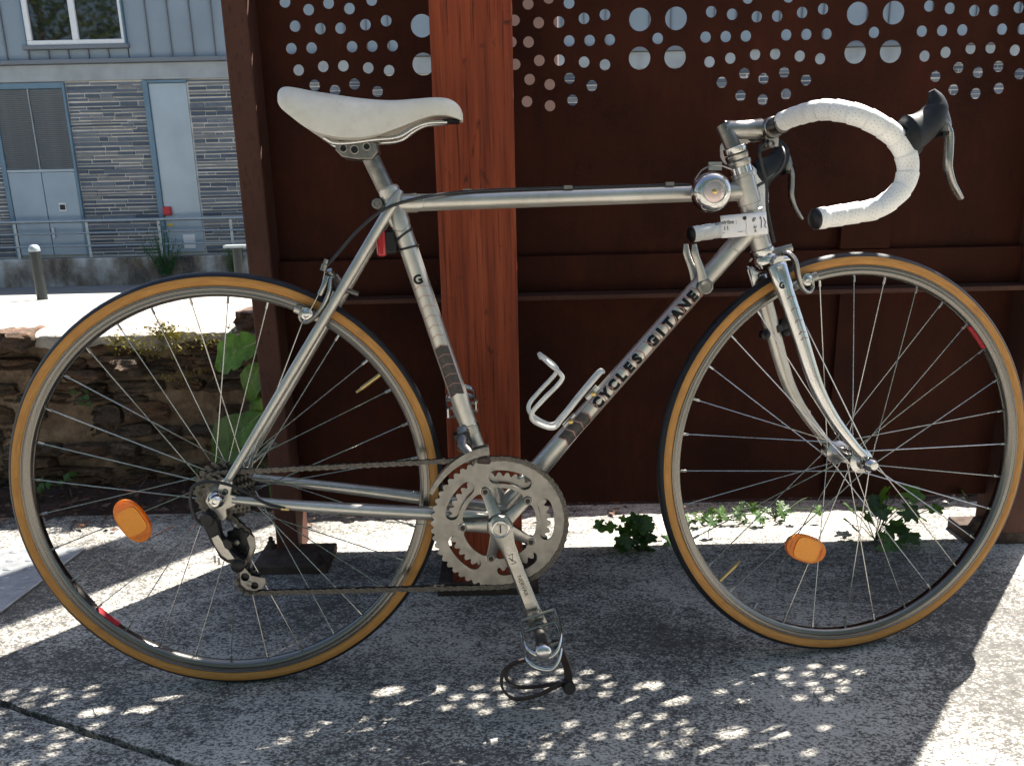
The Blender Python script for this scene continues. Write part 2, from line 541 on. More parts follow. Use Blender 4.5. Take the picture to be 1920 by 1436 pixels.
t.bump(t.mix(0.5, wv, fine), 0.35, 0.0016)
t.set(Specular_IOR_Level=0.2); M["wood"] = t.m
# concrete with dark weathered exposed fines
t = NT("weathered_concrete")
va = t.wpos((1.0, 1.55, 1.0), (0, 0, 0.22))
f1 = t.noise(va, 170, 6, 0.66, 0.5); f2 = t.noise(va, 52, 5, 0.62); f3 = t.noise(t.wpos(), 3.0, 4, 0.55); f4 = t.noise(t.wpos(), 700, 2)
f5 = t.noise(va, 14, 3, 0.6)
thr = t.math('ADD', t.math('MULTIPLY', f1, 0.62), t.math('ADD', t.math('MULTIPLY', f2, 0.22), t.math('ADD', t.math('MULTIPLY', f3, 0.20), t.math('MULTIPLY', f5, 0.12))))
stain = t.ramp(t.noise(t.wpos((1, 1.3, 1)), 1.7, 5, 0.6, 0.5), [(0.46, 0.0), (0.64, 1.0)])      # irregular algae blotches all over the slab
mask = t.ramp(t.math('SUBTRACT', thr, t.math('MULTIPLY', stain, 0.05)), [(0.536, 0.0), (0.618, 1.0)])
light = t.ramp(f4, [(0.3, (0.38, 0.356, 0.315)), (0.7, (0.53, 0.50, 0.447))])
dark = t.ramp(f2, [(0.3, (0.045, 0.0425, 0.039)), (0.7, (0.115, 0.108, 0.099))])
t.col(t.mix(t.math('MULTIPLY', stain, 0.20), t.mix(mask, dark, light), (0.05, 0.047, 0.042))).set(Roughness=0.88)
t.bump(t.mix(0.35, thr, f4), 0.55, 0.0035)
M["concrete"] = t.m
simple("joint_dirt", (0.035, 0.024, 0.016), 0.95, 0, 0.5, 120, 0.8, 160, 0.004)
t = NT("soil"); v = t.wpos()
c = t.ramp(t.noise(v, 60, 5, 0.65), [(0.3, (0.022, 0.012, 0.009)), (0.6, (0.055, 0.028, 0.020)), (0.85, (0.12, 0.075, 0.055))])
t.col(c).set(Roughness=0.95); t.bump(t.noise(v, 120, 4), 0.9, 0.008); M["soil"] = t.m
for i, (a, b) in enumerate([((0.085, 0.060, 0.042), (0.15, 0.105, 0.072)), ((0.12, 0.07, 0.045), (0.20, 0.12, 0.075)),
                            ((0.10, 0.075, 0.06), (0.17, 0.14, 0.115)), ((0.065, 0.05, 0.042), (0.12, 0.092, 0.075)), ((0.10, 0.06, 0.042), (0.15, 0.09, 0.062))]):
    t = NT("schist_%d" % i); v = t.wpos((1, 1, 2.6))
    n = t.noise(v, 22, 6, 0.65, 0.6); n2 = t.noise(t.wpos(), 7, 3)
    c = t.ramp(n, [(0.28, (a[0] * .6, a[1] * .54, a[2] * .48)), (0.5, (a[0] * 1.5, a[1] * 1.35, a[2] * 1.2)), (0.78, (b[0] * 1.6, b[1] * 1.45, b[2] * 1.3))])
    c = t.mix(t.ramp(n2, [(0.55, 0.0), (0.75, 0.5)]), c, (0.075, 0.066, 0.02))
    fl = t.noise(t.wpos((1, 1, 4.5)), 90, 5, 0.7, 0.8)
    c = t.mix(t.ramp(fl, [(0.42, 0.75), (0.58, 0.0)]), c, (0.03, 0.021, 0.015))
    c = t.mix(t.ramp(t.noise(t.wpos(), 130, 4, 0.6), [(0.60, 0.0), (0.72, 0.5)]), c, (0.30, 0.24, 0.18))
    t.col(c).set(Roughness=0.9); t.bump(t.mix(0.6, n, fl), 1.0, 0.014); M["stone%d" % i] = t.m
t = NT("wall_mortar"); v = t.wpos()
n = t.noise(v, 26, 6, 0.65)
c = t.ramp(n, [(0.3, (0.075, 0.047, 0.029)), (0.55, (0.17, 0.115, 0.076)), (0.8, (0.27, 0.195, 0.135))])
t.col(c).set(Roughness=0.95); t.bump(t.noise(v, 60, 5), 0.9, 0.01); M["mortar"] = t.m
t = NT("wall_cap"); v = t.wpos((1, 1.8, 1.8))
n = t.noise(v, 16, 6, 0.65)
c = t.ramp(n, [(0.3, (0.16, 0.14, 0.12)), (0.55, (0.36, 0.33, 0.30)), (0.8, (0.48, 0.45, 0.41))])
t.col(c).set(Roughness=0.92); t.bump(n, 0.9, 0.015); M["cap"] = t.m
def leafmat(name, c, trans=0.5):
    t = NT(name); v = t.coords()
    cc = t.ramp(t.noise(v, 7, 5, 0.65), [(0.3, tuple(x * 0.55 for x in c)), (0.7, tuple(x * 1.35 for x in c))])
    t.col(cc).set(Roughness=0.45)
    tr = t.new("ShaderNodeBsdfTranslucent"); t.link(t.mix(1.0, cc, (1.5, 1.7, 0.7), 'MULTIPLY'), tr.inputs["Color"])
    mx = t.new("ShaderNodeMixShader"); mx.inputs[0].default_value = trans
    t.link(t.p.outputs[0], mx.inputs[1]); t.link(tr.outputs[0], mx.inputs[2]); t.link(mx.outputs[0], t.out.inputs[0])
    M[name] = t.m
leafmat("leaf_bright", (0.10, 0.19, 0.03)); leafmat("leaf_dark", (0.035, 0.075, 0.018), 0.3); leafmat("leaf_mid", (0.065, 0.13, 0.028), 0.4)
leafmat("weed_green", (0.045, 0.13, 0.035), 0.4); leafmat("moss", (0.16, 0.13, 0.03), 0.2); leafmat("litter", (0.09, 0.045, 0.028), 0.1)
leafmat("tree_leaf", (0.085, 0.11, 0.022), 0.4)
simple("leaf_vein", (0.22, 0.26, 0.10), 0.5)
simple("bark", (0.10, 0.075, 0.055), 0.9, 0, 0.4, 30, 0.6, 40, 0.02)
t = NT("checker_plate"); v = t.wpos()
t.col(t.ramp(t.noise(v, 45, 5), [(0.3, (0.26, 0.27, 0.28)), (0.7, (0.40, 0.41, 0.42))])).set(Metallic=0.55, Roughness=0.42)
t.bump(t.noise(t.wpos((4, 30, 1)), 12, 4), 0.5, 0.004); M["checker"] = t.m
# far building
simple("zinc", (0.245, 0.298, 0.345), 0.55, 0.2, 0.08, 1.2)
simple("zinc_seam", (0.17, 0.19, 0.215), 0.55, 0.2, 0.08, 2)
simple("beam_concrete", (0.33, 0.36, 0.37), 0.85, 0, 0.15, 3)
for i, c in enumerate([(0.078, 0.102, 0.135), (0.110, 0.135, 0.170), (0.150, 0.172, 0.205), (0.064, 0.085, 0.118), (0.18, 0.19, 0.20)]):
    simple("slate%d" % i, c, 0.7, 0, 0.25, 4)
t = NT("slate_mortar"); v = t.wpos()
t.col(t.ramp(t.noise(v, 4, 5), [(0.3, (0.55, 0.52, 0.48)), (0.7, (0.78, 0.74, 0.68))])).set(Roughness=0.95); M["slate_mortar"] = t.m
simple("door_metal", (0.29, 0.36, 0.425), 0.45, 0.3, 0.08, 2)
simple("door_pale", (0.37, 0.44, 0.495), 0.40, 0.3, 0.12, 1.2)
simple("door_frame", (0.13, 0.215, 0.285), 0.5, 0.1, 0.1, 3)
simple("louvre", (0.27, 0.30, 0.32), 0.5, 0.3, 0.1, 5)
simple("white_paint", (0.72, 0.73, 0.73), 0.45, 0, 0.04, 10)
t = NT("window_glass"); t.col((0.006, 0.008, 0.010)).set(Roughness=0.03, Specular_IOR_Level=0.9); M["glass"] = t.m
simple("rail_steel", (0.36, 0.40, 0.42), 0.45, 0.6, 0.1, 20)
t = NT("stained_wall"); v = t.wpos()
c = t.ramp(t.noise(t.wpos((1, 1, 0.6)), 1.3, 6, 0.6), [(0.38, (0.045, 0.04, 0.034)), (0.47, (0.15, 0.12, 0.09)), (0.55, (0.30, 0.275, 0.235)), (0.63, (0.52, 0.51, 0.48))])
c = t.mix(t.ramp(t.noise(v, 3.4, 4), [(0.58, 0.0), (0.72, 0.7)]), c, (0.16, 0.10, 0.03))
c = t.mix(t.ramp(t.noise(v, 30, 4), [(0.55, 0.0), (0.7, 0.5)]), c, (0.32, 0.30, 0.27))
t.col(c).set(Roughness=0.95); M["stained"] = t.m
t = NT("asphalt"); v = t.wpos()
t.col(t.ramp(t.noise(v, 3, 5), [(0.3, (0.15, 0.145, 0.14)), (0.7, (0.21, 0.205, 0.195))])).set(Roughness=0.9); M["asphalt"] = t.m
simple("pavement", (0.28, 0.27, 0.25), 0.9, 0, 0.15, 4)
simple("bollard_paint", (0.025, 0.030, 0.030), 0.35, 0.3, 0.15, 20)
simple("red_box", (0.50, 0.025, 0.03), 0.5)
simple("yellow_sign", (0.55, 0.42, 0.06), 0.5)
simple("pink_render", (0.34, 0.24, 0.21), 0.9, 0, 0.1, 6)
# ================================================================== THE SETTING
rnd = random.Random(11)
def nz(x, y, z, s=1.0): return mnoise.noise(Vector((x * s, y * s, z * s)))

# ---- terrace ground: dirt sheet with concrete slabs on it
g = MB()
g.raw([(-40, -40, -0.030), (40, -40, -0.030), (40, 2.3, -0.030), (-40, 2.3, -0.030)], [[0, 1, 2, 3]])
terrace = g.build("ground", M["joint_dirt"], smooth=False)
tag(terrace, kind="structure")
# joint line runs from (-2.6, 1.87) through (-0.833,1.118) to the front
J0 = Vector((-0.833, 1.118)); J1 = Vector((-0.474, 0.966)); jd = (J1 - J0).normalized(); jn = Vector((-jd.y, jd.x))
def jpt(s, off, wob=True):
    p = J0 + jd * s + jn * off
    if wob: p = p + jn * (0.0035 * nz(s * 22, off * 50, 3) + 0.0022 * nz(s * 80, 1, off * 40))
    return p
def slab(poly, name="concrete_slab"):
    m = MB(); n = len(poly)
    vs = [(p[0], p[1], 0.0) for p in poly] + [(p[0], p[1], -0.035) for p in poly]
    fs = [list(range(n))] + [[i, i + n, (i + 1) % n + n, (i + 1) % n] for i in range(n)]
    m.raw(vs, fs)
    return m.build(name, M["concrete"], terrace, smooth=False)
ss = [i * 0.012 for i in range(-60, 90)]
edgeA = [jpt(s, 0.0055) for s in ss]; edgeB = [jpt(s, -0.0055) for s in ss]
far_l = jpt(-3.0, 0.0055, False); far_r = jpt(30, 0.0055, False)
slab([tuple(far_l)] + [tuple(p) for p in edgeA] + [tuple(far_r), (30, 1.86), (-3.4, 1.86)])
fl2 = jpt(-3.0, -0.0055, False); fr2 = jpt(30, -0.0055, False)
slab([tuple(fr2)] + [tuple(p) for p in edgeB[::-1]] + [tuple(fl2), (-20, 5.0 - 3.2), (-20, -30), (20, -30)])

# ---- soil strip at the wall foot
gm = MB(); nx, ny = 150, 16
vs, fs = [], []
for i in range(nx + 1):
    for j in range(ny + 1):
        x = -2.6 + 4.6 * i / nx
        y = 1.80 + 0.34 * j / ny + 0.03 * nz(x * 3, j, 5)
        h = 0.035 * (j / ny) ** 1.3 - 0.008 + 0.016 * nz(x * 9, y * 9, 1) * min(1, j / 4) + 0.008 * nz(x * 40, y * 40, 2) * min(1, j / 4)
        vs.append((x, y, h))
for i in range(nx):
    for j in range(ny):
        a = i * (ny + 1) + j
        fs.append([a, a + ny + 1, a + ny + 2, a + 1])
gm.raw(vs, fs)
tag(gm.build("soil_strip", M["soil"]), kind="structure")

# ---- leaf litter and twigs on the soil (uncountable)
lm = MB()
for _ in range(900):
    x = rnd.uniform(-1.9, 1.3); y = rnd.triangular(1.70, 2.05, 1.93)
    if y < 1.80 and rnd.random() < 0.75: continue
    s = rnd.uniform(0.006, 0.017); a = rnd.uniform(0, 6.28)
    z = 0.004 + max(0, (y - 1.8) * 0.1) + rnd.uniform(0, 0.012)
    c, sn = math.cos(a) * s, math.sin(a) * s
    tl = rnd.uniform(-0.006, 0.008)
    lm.raw([(x - c, y - sn, z), (x + sn * .45, y - c * .45, z + tl), (x + c, y + sn, z + 0.002), (x - sn * .45, y + c * .45, z + 0.001)], [[0, 1, 2, 3]])
for _ in range(90):
    x = rnd.uniform(-1.7, 1.2); y = rnd.uniform(1.84, 2.02); a = rnd.uniform(0, 3.14); L = rnd.uniform(0.03, 0.10)
    z = 0.02 + max(0, (y - 1.8) * 0.1)
    lm.tube([(x, y, z), (x + L * math.cos(a), y + 0.4 * L * math.sin(a), z + rnd.uniform(0, .02))], 0.0011, 4)
tag(lm.build("leaf_litter", M["litter"], smooth=False), "dry brown leaf litter and twigs at the stone wall foot", "leaf litter", kind="stuff")

# ---- old stone wall
wall = empty("stone_wall", (-0.9, 2.05, 0))
tag(wall, "low rubble stone wall with sunlit rough top behind the bicycle", "wall")
WX0, WX1, WH = -2.5, 1.6, 0.415
def to_wall(o):
    o.parent = wall; o.matrix_parent_inverse = Matrix.Translation((0.9, -2.05, 0)); return o
cm = MB(); nx, nzv = 240, 26; vs, fs = [], []
for i in range(nx + 1):
    for j in range(nzv + 1):
        x = lerp(WX0, WX1, i / nx); z = -0.05 + (WH + 0.03) * j / nzv
        y = 2.052 + 0.018 * nz(x * 7, 1, z * 12) + 0.012 * nz(x * 26, 4, z * 30)
        vs.append((x, y, z))
for i in range(nx):
    for j in range(nzv):
        a = i * (nzv + 1) + j; fs.append([a, a + 1, a + nzv + 2, a + nzv + 1])
cm.raw(vs, fs)
to_wall(cm.build("mortar", M["mortar"]))
to_wall(MB().box(((WX0 + WX1) / 2, 2.26, 0.0), (WX1 - WX0, 0.36, 0.80)).build("rubble_core", M["mortar"]))
# coping: rough top with ragged front edge
cm = MB(); nx, ny = 420, 44; vs, fs = [], []
for i in range(nx + 1):
    x = lerp(WX0, WX1, i / nx)
    fe = 2.018 + 0.020 * nz(x * 5, 0, 7) + 0.012 * nz(x * 21, 0, 3)
    drop = 0.030 + 0.024 * nz(x * 6, 2, 1) + 0.014 * nz(x * 24, 2, 1)
    for j in range(ny + 1):
        if j < 3:
            z = WH + 0.012 - drop * (1 - j / 3); y = fe + 0.006 * (1 - j / 3)
        else:
            t_ = (j - 3) / (ny - 3); y = fe + t_ * 0.47
            z = WH + 0.022 + 0.012 * t_ - 0.012 * max(0, 1 - t_ * 8)
        z += 0.010 * nz(x * 4, y * 5, 9) + 0.007 * nz(x * 17, y * 19, 4) + 0.004 * nz(x * 55, y * 55, 2)
        y += 0.006 * nz(x * 40, z * 40, 6)
        vs.append((x, y, z))
for i in range(nx):
    for j in range(ny):
        a = i * (ny + 1) + j; fs.append([a, a + ny + 1, a + ny + 2, a + 1])
cm.raw(vs, fs)
to_wall(cm.build("coping", M["cap"], angle=80))
# stones: shared rough blocks
def rough_block(seed, mat):
    bm = bmesh.new(); bmesh.ops.create_cube(bm, size=1.0)
    bmesh.ops.subdivide_edges(bm, edges=bm.edges, cuts=6, use_grid_fill=True)
    for v in bm.verts:
        p = v.co.copy()
        r = max(abs(p.x), abs(p.z))
        if p.y < 0: v.co.y += 0.16 * max(0, r - 0.25) * 2
        k = 0.5
        v.co += 0.16 * Vector((nz(p.x * 2 + seed, p.y * 2, p.z * 2), 0.9 * nz(p.x * 3, p.y * 3 + seed, p.z * 3), nz(p.x * 2.4, p.y * 2, p.z * 2 + seed)))
        v.co.y += 0.12 * nz(p.x * 5 + seed, p.y, p.z * 5) + 0.10 * nz(p.x * 4, p.y, p.z * 14 + seed)
        cx = abs(p.x) > 0.4 and abs(p.z) > 0.4
        if cx: v.co.x *= 0.88; v.co.z *= 0.84
    me = bpy.data.meshes.new("stone"); bm.to_mesh(me); bm.free()
    me.materials.append(mat)
    me.polygons.foreach_set("use_smooth", [True] * len(me.polygons)); me.set_sharp_from_angle(angle=math.radians(35))
    return me
blocks = [rough_block(k * 7.3, M["stone%d" % (k % 5)]) for k in range(15)]
z = -0.01; nst = 0
while z < WH - 0.015:
    h = rnd.choice([rnd.uniform(0.018, 0.034), rnd.uniform(0.026, 0.046), rnd.uniform(0.040, 0.066)])
    if z + h > WH: h = WH - z + 0.004
    x = -1.55 - rnd.uniform(0, 0.2)
    while x < -0.30:
        L = rnd.uniform(0.05, 0.17) if h < 0.045 else rnd.uniform(0.06, 0.15)
        if rnd.random() < 0.80:
            hh = h * rnd.uniform(0.70, 0.98); ll = L * rnd.uniform(0.82, 0.96)
            m4 = Matrix.Translation((x + L / 2, 2.082 + rnd.uniform(-0.008, 0.012), z + h / 2 + rnd.uniform(-.006, .006))) @ \
                Matrix.Rotation(rnd.uniform(-0.07, 0.07), 4, 'Y') @ Matrix.Rotation(rnd.uniform(-.12, .12), 4, 'Z') @ Matrix.Diagonal((ll, rnd.uniform(0.085, 0.13), hh, 1))
            o = inst("stone", rnd.choice(blocks)); o.matrix_basis = m4; to_wall(o); nst += 1
        x += L
    z += h
for (px, py, L, h) in [(478, 600, .10, .045), (20, 640, .10, .05), (235, 690, .08, .045)]:
    P = yplane(px, py, 2.0)
    o = inst("stone", rnd.choice(blocks)); o.matrix_basis = Matrix.Translation((P[0], 2.035, P[2])) @ Matrix.Rotation(rnd.uniform(-.1, .1), 4, 'Y') @ Matrix.Diagonal((L, .11, h, 1)); to_wall(o)
# moss tufts on the coping edge
mm = MB()
for (px, py, n, sp) in [(300, 618, 260, .020), (318, 625, 160, .014), (452, 614, 240, .016), (225, 636, 160, .03), (380, 634, 120, .03), (290, 650, 260, .05), (330, 700, 160, .05)]:
    P = yplane(px, py, 2.0)
    for _ in range(n):
        x = P[0] + rnd.gauss(0, sp); zz = P[2] + rnd.gauss(-.010, .012); y = 2.000 + rnd.uniform(-.006, .02); s = rnd.uniform(.003, .008)
        a = rnd.uniform(0, 6.28)
        mm.raw([(x, y, zz), (x + s * math.cos(a), y - s * .4, zz + s), (x + s * math.cos(a + 1.2), y + s * .3, zz + s * .8)], [[0, 1, 2]])
tag(mm.build("moss", M["moss"], smooth=False), "yellow green moss tufts on the stone wall's top edge", "moss", kind="stuff")

# ---- steel checker plate let into the ground, far left
cp = empty("floor_plate", (-1.2, 1.5, 0.0))
tag(cp, "blue grey studded steel floor plate left of the rear wheel", "floor plate")
inv = Matrix.Translation((1.2, -1.5, 0))
c0 = Vector(ground(163, 1030)[:2]); c1 = Vector(ground(0, 1153)[:2]); dd = (c1 - c0)
nrm = Vector((-1.0, 0.02))
pts = [c0, c0 + dd * 1.6, c0 + dd * 1.6 + nrm * 0.75, c0 + nrm * 0.75]
m = MB(); m.prism([tuple(p) for p in pts], 0.0, 0.007)
o = m.build("plate", M["checker"], smooth=False); o.parent = cp; o.matrix_parent_inverse = inv; bevel_mod(o, 0.0015, 1)
sm = MB().lathe([(0.0085, 0), (0.0082, 0.0012), (0.006, 0.0024), (0.002, 0.003)], (0, 0, 0), (0, 0, 1), 12).mesh("stud", M["checker"])
ud, vd = dd.normalized(), nrm.normalized()
for i in range(11):
    for j in range(13):
        p = c0 + ud * (0.022 + i * 0.041) + vd * (0.022 + j * 0.043 + (0.0215 if i % 2 else 0))
        if p.x < -1.38: continue
        o = inst("stud", sm, cp, Matrix.Translation((p.x + 1.2, p.y - 1.5, 0.0068)) @ Matrix.Rotation(0.4 * (i % 2), 4, 'Z') @ Matrix.Diagonal((1.25, 0.8, 1, 1)))

# ================================================================== CORTEN FENCE
fence = empty("corten_fence", (0.3, 1.66, 0))
tag(fence, "rust brown perforated weathering steel fence standing behind the bicycle", "fence")
FINV = Matrix.Translation((-0.3, -1.66, 0))
def fp(o):
    o.parent = fence; o.matrix_parent_inverse = FINV; return o
PY = 1.67
holes_px = []
for (ox, oy, sc, lst) in [
    (480, 0, 3.42, [(183, 12), (335, 62), (463, 20), (597, 55), (740, 0), (248, 168), (410, 184), (540, 181), (700, 158), (833, 133), (224, 312), (354, 308), (614, 300), (743, 297), (874, 294), (271, 450), (429, 427), (558, 423), (718, 436), (852, 453), (374, 547), (505, 580), (630, 540), (778, 588), (232, 612), (1657, 130), (1745, 25), (1748, 270), (1637, 270), (1662, 413), (1755, 510), (1738, 652)]),
    (960, 0, 3.99, [(118, 32), (275, -15), (428, 22), (200, 170), (352, 165), (540, 138), (697, 110), (429, 306), (582, 303), (733, 298), (1093, 288), (205, 453), (355, 450), (541, 465), (697, 485), (131, 597), (283, 633), (432, 586), (599, 643), (113, 760), (285, 792), (454, 750), (1494, 88), (1651, 107), (1836, 125), (1768, -15), (1452, 278), (1603, 274), (1754, 270), (1481, 464), (1637, 436), (1823, 408), (1742, 551), (1573, 617), (1886, 589), (1714, 716), (1880, 747)]),
    (1400, 0, 3.42, [(70, 105), (200, 103), (360, 80), (495, 57), (5, -15), (272, -20), (258, 224), (387, 221), (517, 218), (5, 232), (58, 350), (187, 346), (345, 360), (476, 377), (822, 208), (116, 505), (245, 465), (385, 513), (109, 640), (256, 604), (1177, 38), (1310, 53), (1467, 68), (1595, 67), (1752, 48), (1130, 200), (1260, 196), (1390, 192), (1645, 187), (1775, 185), (1147, 360), (1282, 336), (1443, 311), (1571, 307), (1727, 322), (1365, 433), (1217, 490), (1490, 465), (1621, 426), (1757, 474), (1332, 575), (1475, 600), (1624, 566)])]:
    for (a, b) in lst: holes_px.append((ox + a / sc, oy + b / sc, 0.0104))
for (ox, sc, lst) in [(480, 3.42, [(1062, 165), (1072, 412)]), (960, 3.99, [(960, 146), (1230, 138), (957, 436), (1223, 428)]), (1400, 3.42, [(717, 87), (948, 81), (701, 335), (928, 330)])]:
    for (a, b) in lst: holes_px.append((ox + a / sc, b / sc, 0.0212))
base_h = []
for (px, py, r) in holes_px:
    P = yplane(px, py, PY)
    if all((P[0] - q[0]) ** 2 + (P[2] - q[1]) ** 2 > 0.02 ** 2 for q in base_h): base_h.append((P[0], P[2], r))
holes = list(base_h)
# hidden behind the wooden post: the left pair's mates and the pattern's next rows up
L0 = [h for h in base_h if h[2] > 0.02 and h[0] < 0]
for h in L0: holes.append((h[0] + 0.068, h[1], h[2]))
for (dx, dz) in [(0.2025, 0.215), (-0.2025, 0.215), (0, 0.43), (0.2025, 0.645), (-0.2025, 0.645), (0.62, 0.215)]:
    for h in base_h:
        q = (h[0] + dx, h[1] + dz, h[2])
        if q[1] < 1.135 or q[1] > 1.70: continue
        if all((q[0] - k[0]) ** 2 + (q[1] - k[1]) ** 2 > (q[2] + k[2] + 0.012) ** 2 for k in holes): holes.append(q)
ZB, ZT = 0.088, 1.78
def panel(x0, x1):
    hs = [h for h in holes if x0 + 0.012 + h[2] < h[0] < x1 - 0.012 - h[2]]
    return fp(flat_plate("panel", [(x0, ZB), (x1, ZB), (x1, ZT), (x0, ZT)], [circ_pts(h[0], h[1], h[2], 28 if h[2] < .02 else 40) for h in hs], 0.003, M["corten"],
                         xf=lambda c: Vector((c.x, PY + 0.004 - c.z, c.y))))
panel(-0.4775, -0.051)
panel(-0.048, 1.0595)
def box_part(name, lo, hi, mat, bev=0.003):
    c = [(a + b) / 2 for a, b in zip(lo, hi)]; s = [b - a for a, b in zip(lo, hi)]
    o = fp(MB().box(c, s).build(name, mat, smooth=False)); bevel_mod(o, bev, 2); return o
# end posts (rectangular steel sections on base plates)
for (x0, x1, y0, y1) in [(-0.524, -0.476, 1.61, 1.70), (1.058, 1.128, 1.60, 1.70)]:
    box_part("post", (x0, y0, -0.01), (x1, y1, 1.90), M["corten_post"], 0.004)
bp = box_part("base_plate", (-0.556, 1.530, -0.004), (-0.398, 1.642, 0.018), M["dusty_steel"], 0.003)
bp2 = box_part("base_plate", (0.992, 1.598, -0.004), (1.150, 1.692, 0.026), M["dusty_steel"], 0.003)
for (bx, by, par, zt) in [(-0.540, 1.625, bp, .018), (-0.418, 1.548, bp, .018), (1.012, 1.612, bp2, .026)]:
    mb = MB().lathe([(0.013, 0), (0.013, 0.003), (0.0095, 0.0032), (0.0095, 0.012), (0.0055, 0.0122), (0.0055, 0.022), (0.004, 0.024)], (bx, by, zt), (0, 0, 1), 6)
    mb.build("bolt", M["dusty_steel"], par, smooth=False)
# horizontal angle rails in front of the sheets
for (x0, x1) in [(-0.476, 1.058)]:
    box_part("rail", (x0, 1.655, 0.566), (x1, 1.668, 0.640), M["corten"], 0.0015)
    box_part("rail_shelf", (x0, 1.606, 0.556), (x1, 1.6665, 0.5655), M["corten_post"], 0.0015)
box_part("gusset_plate", (0.678, 1.652, 0.6415), (0.780, 1.668, 0.712), M["corten"], 0.0015)
box_part("joint_strip", (-0.085, 1.6655, 0.10), (-0.015, 1.6705, 0.555), M["corten"], 0.001)
box_part("joint_strip", (0.690, 1.6615, 0.10), (0.775, 1.6685, 0.555), M["corten"], 0.001)
box_part("top_rail", (-0.474, 1.658, 1.735), (1.052, 1.668, 1.80), M["corten"], 0.0015)

# ---- wooden post
wp = empty("wooden_post", (-0.056, 1.52, 0))
tag(wp, "square red stained timber post in front of the steel fence", "post")
wb = MB(); n = 40
for k in range(1): pass
X0, X1, Y0, Y1 = -0.126, 0.0135, 1.45, 1.588
prof = []
r_ = 0.004
for (cx, cy, a0) in [(X0 + r_, Y0 + r_, 180), (X1 - r_, Y0 + r_, 270), (X1 - r_, Y1 - r_, 0), (X0 + r_, Y1 - r_, 90)]:
    for k in range(4):
        a = math.radians(a0 + 30 * k); prof.append((cx + r_ * math.cos(a), cy + r_ * math.sin(a)))
vs, fs = [], []
for i in range(n + 1):
    z = -0.01 + 2.0 * i / n
    dx, dy = 0.0016 * nz(0, 0, z * 2.0), 0.0010 * nz(3, 0, z * 3)
    for (x, y) in prof: vs.append((x + dx + 0.056, y + dy - 1.52, z))
np_ = len(prof)
for i in range(n):
    for k in range(np_): fs.append([i * np_ + k, i * np_ + (k + 1) % np_, (i + 1) * np_ + (k + 1) % np_, (i + 1) * np_ + k])
fs.append([n * np_ + k for k in range(np_)])
wb.raw(vs, fs); wb.build("timber", M["wood"], wp)
fo = MB().box((0, 0.0, 0.008), (0.20, 0.19, 0.018)).build("foot_plate", M["dusty_steel"], wp, smooth=False); bevel_mod(fo, 0.002)

# ---- pale pillar behind the fence (seen through the perforations)
pl = MB().box((0, 0, 1.4), (0.165, 0.17, 4.4)).build("pillar", M["pink_render"], smooth=False)
pl.location = (0.0825, 2.72, -0.3); bevel_mod(pl, 0.008)
tag(pl, "pale pinkish pillar glimpsed through the fence perforations", "pillar")

# ================================================================== STREET AND BUILDING
def street_z(y): return -1.05 + 0.06 * (15.2 - y)
m = MB(); m.raw([(-70, 2.3, street_z(2.3)), (70, 2.3, street_z(2.3)), (70, 60, -1.05), (70, 15.2, -1.05), (-70, 15.2, -1.05), (-70, 60, -1.05)], [[0, 1, 3, 4], [4, 3, 2, 5]])
tag(m.build("street", M["asphalt"], smooth=False), kind="structure")
# pavement strip with the bollards, its near kerb face in shade
ka = 9.3
m = MB(); z0 = street_z(ka); z1 = street_z(11.6)
m.raw([(-30, ka, z0 + .10), (30, ka + 0.3, z0 + .10), (30, 11.6, z1 + .10), (-30, 11.6, z1 + .10), (-30, ka, z0 - .02), (30, ka + .3, z0 - .02), (30, 11.6, z1 - .02), (-30, 11.6, z1 - .02)],
      [[0, 1, 2, 3], [0, 4, 5, 1], [3, 2, 6, 7]])
tag(m.build("pavement", M["pavement"], smooth=False), kind="structure")

def bollard(px, py, cap):
    d = ray(px, py); z_off = 0.10
    # intersect with raised pavement plane
    A = -1.05 + 0.06 * 15.2 + z_off
    t_ = (A - CAM_H) / (d[2] + 0.06 * d[1])
    P = EYE + d * t_
    e = empty("bollard", tuple(P))
    h = 0.66
    MB().lathe([(0.066, 0), (0.066, h), (0.060, h + .006)], (0, 0, -0.02), (0, 0, 1), 20).build("tube", M["bollard_paint"], e)
    if cap == 0:
        MB().lathe([(0.070, 0), (0.070, .03), (0.064, .055), (0.045, .078), (0.02, .088), (0.002, .09)], (0, 0, h - 0.02), (0, 0, 1), 20).build("cap", M["rail_steel"], e)
    else:
        MB().box((0, 0, h + 0.0), (0.30, 0.16, 0.03)).build("cap", M["rail_steel"], e, smooth=False)
    return e
tag(bollard(80, 562, 0), "dark grey round bollard with domed cap at the street edge", "bollard")
tag(bollard(455, 560, 1), "slim bollard with flat cap beside the rusty fence post", "bollard")

BY = 15.5
bld = empty("slate_building", (-7, BY, -0.53))
tag(bld, "blue grey building with slate stone ground floor and metal clad upper floor", "building")
BINV = Matrix.Translation((7, -BY, 0.53))
def bp_(o):
    o.parent = bld; o.matrix_parent_inverse = BINV; return o
def bbox(name, x0, x1, z0, z1, y0, y1, mat, bev=0.0, parent=None):
    o = MB().box(((x0 + x1) / 2, (y0 + y1) / 2, (z0 + z1) / 2), (x1 - x0, y1 - y0, z1 - z0)).build(name, mat, smooth=False)
    if bev: bevel_mod(o, bev, 1)
    bp_(o)
    if parent: o.parent = parent; o.matrix_parent_inverse = Matrix.Identity(4)
    return o
XL, XR = -16.0, 13.0
bbox("wall", XL, XR, -1.05, 2.62, BY + 0.02, BY + 0.6, M["slate_mortar"])
bbox("upper_wall", XL, XR, 2.62, 5.32, BY + 0.08, BY + 0.6, M["zinc_seam"])
bbox("roof", XL - .2, XR + .2, 5.325, 5.42, BY - 0.05, BY + 7, M["zinc_seam"])
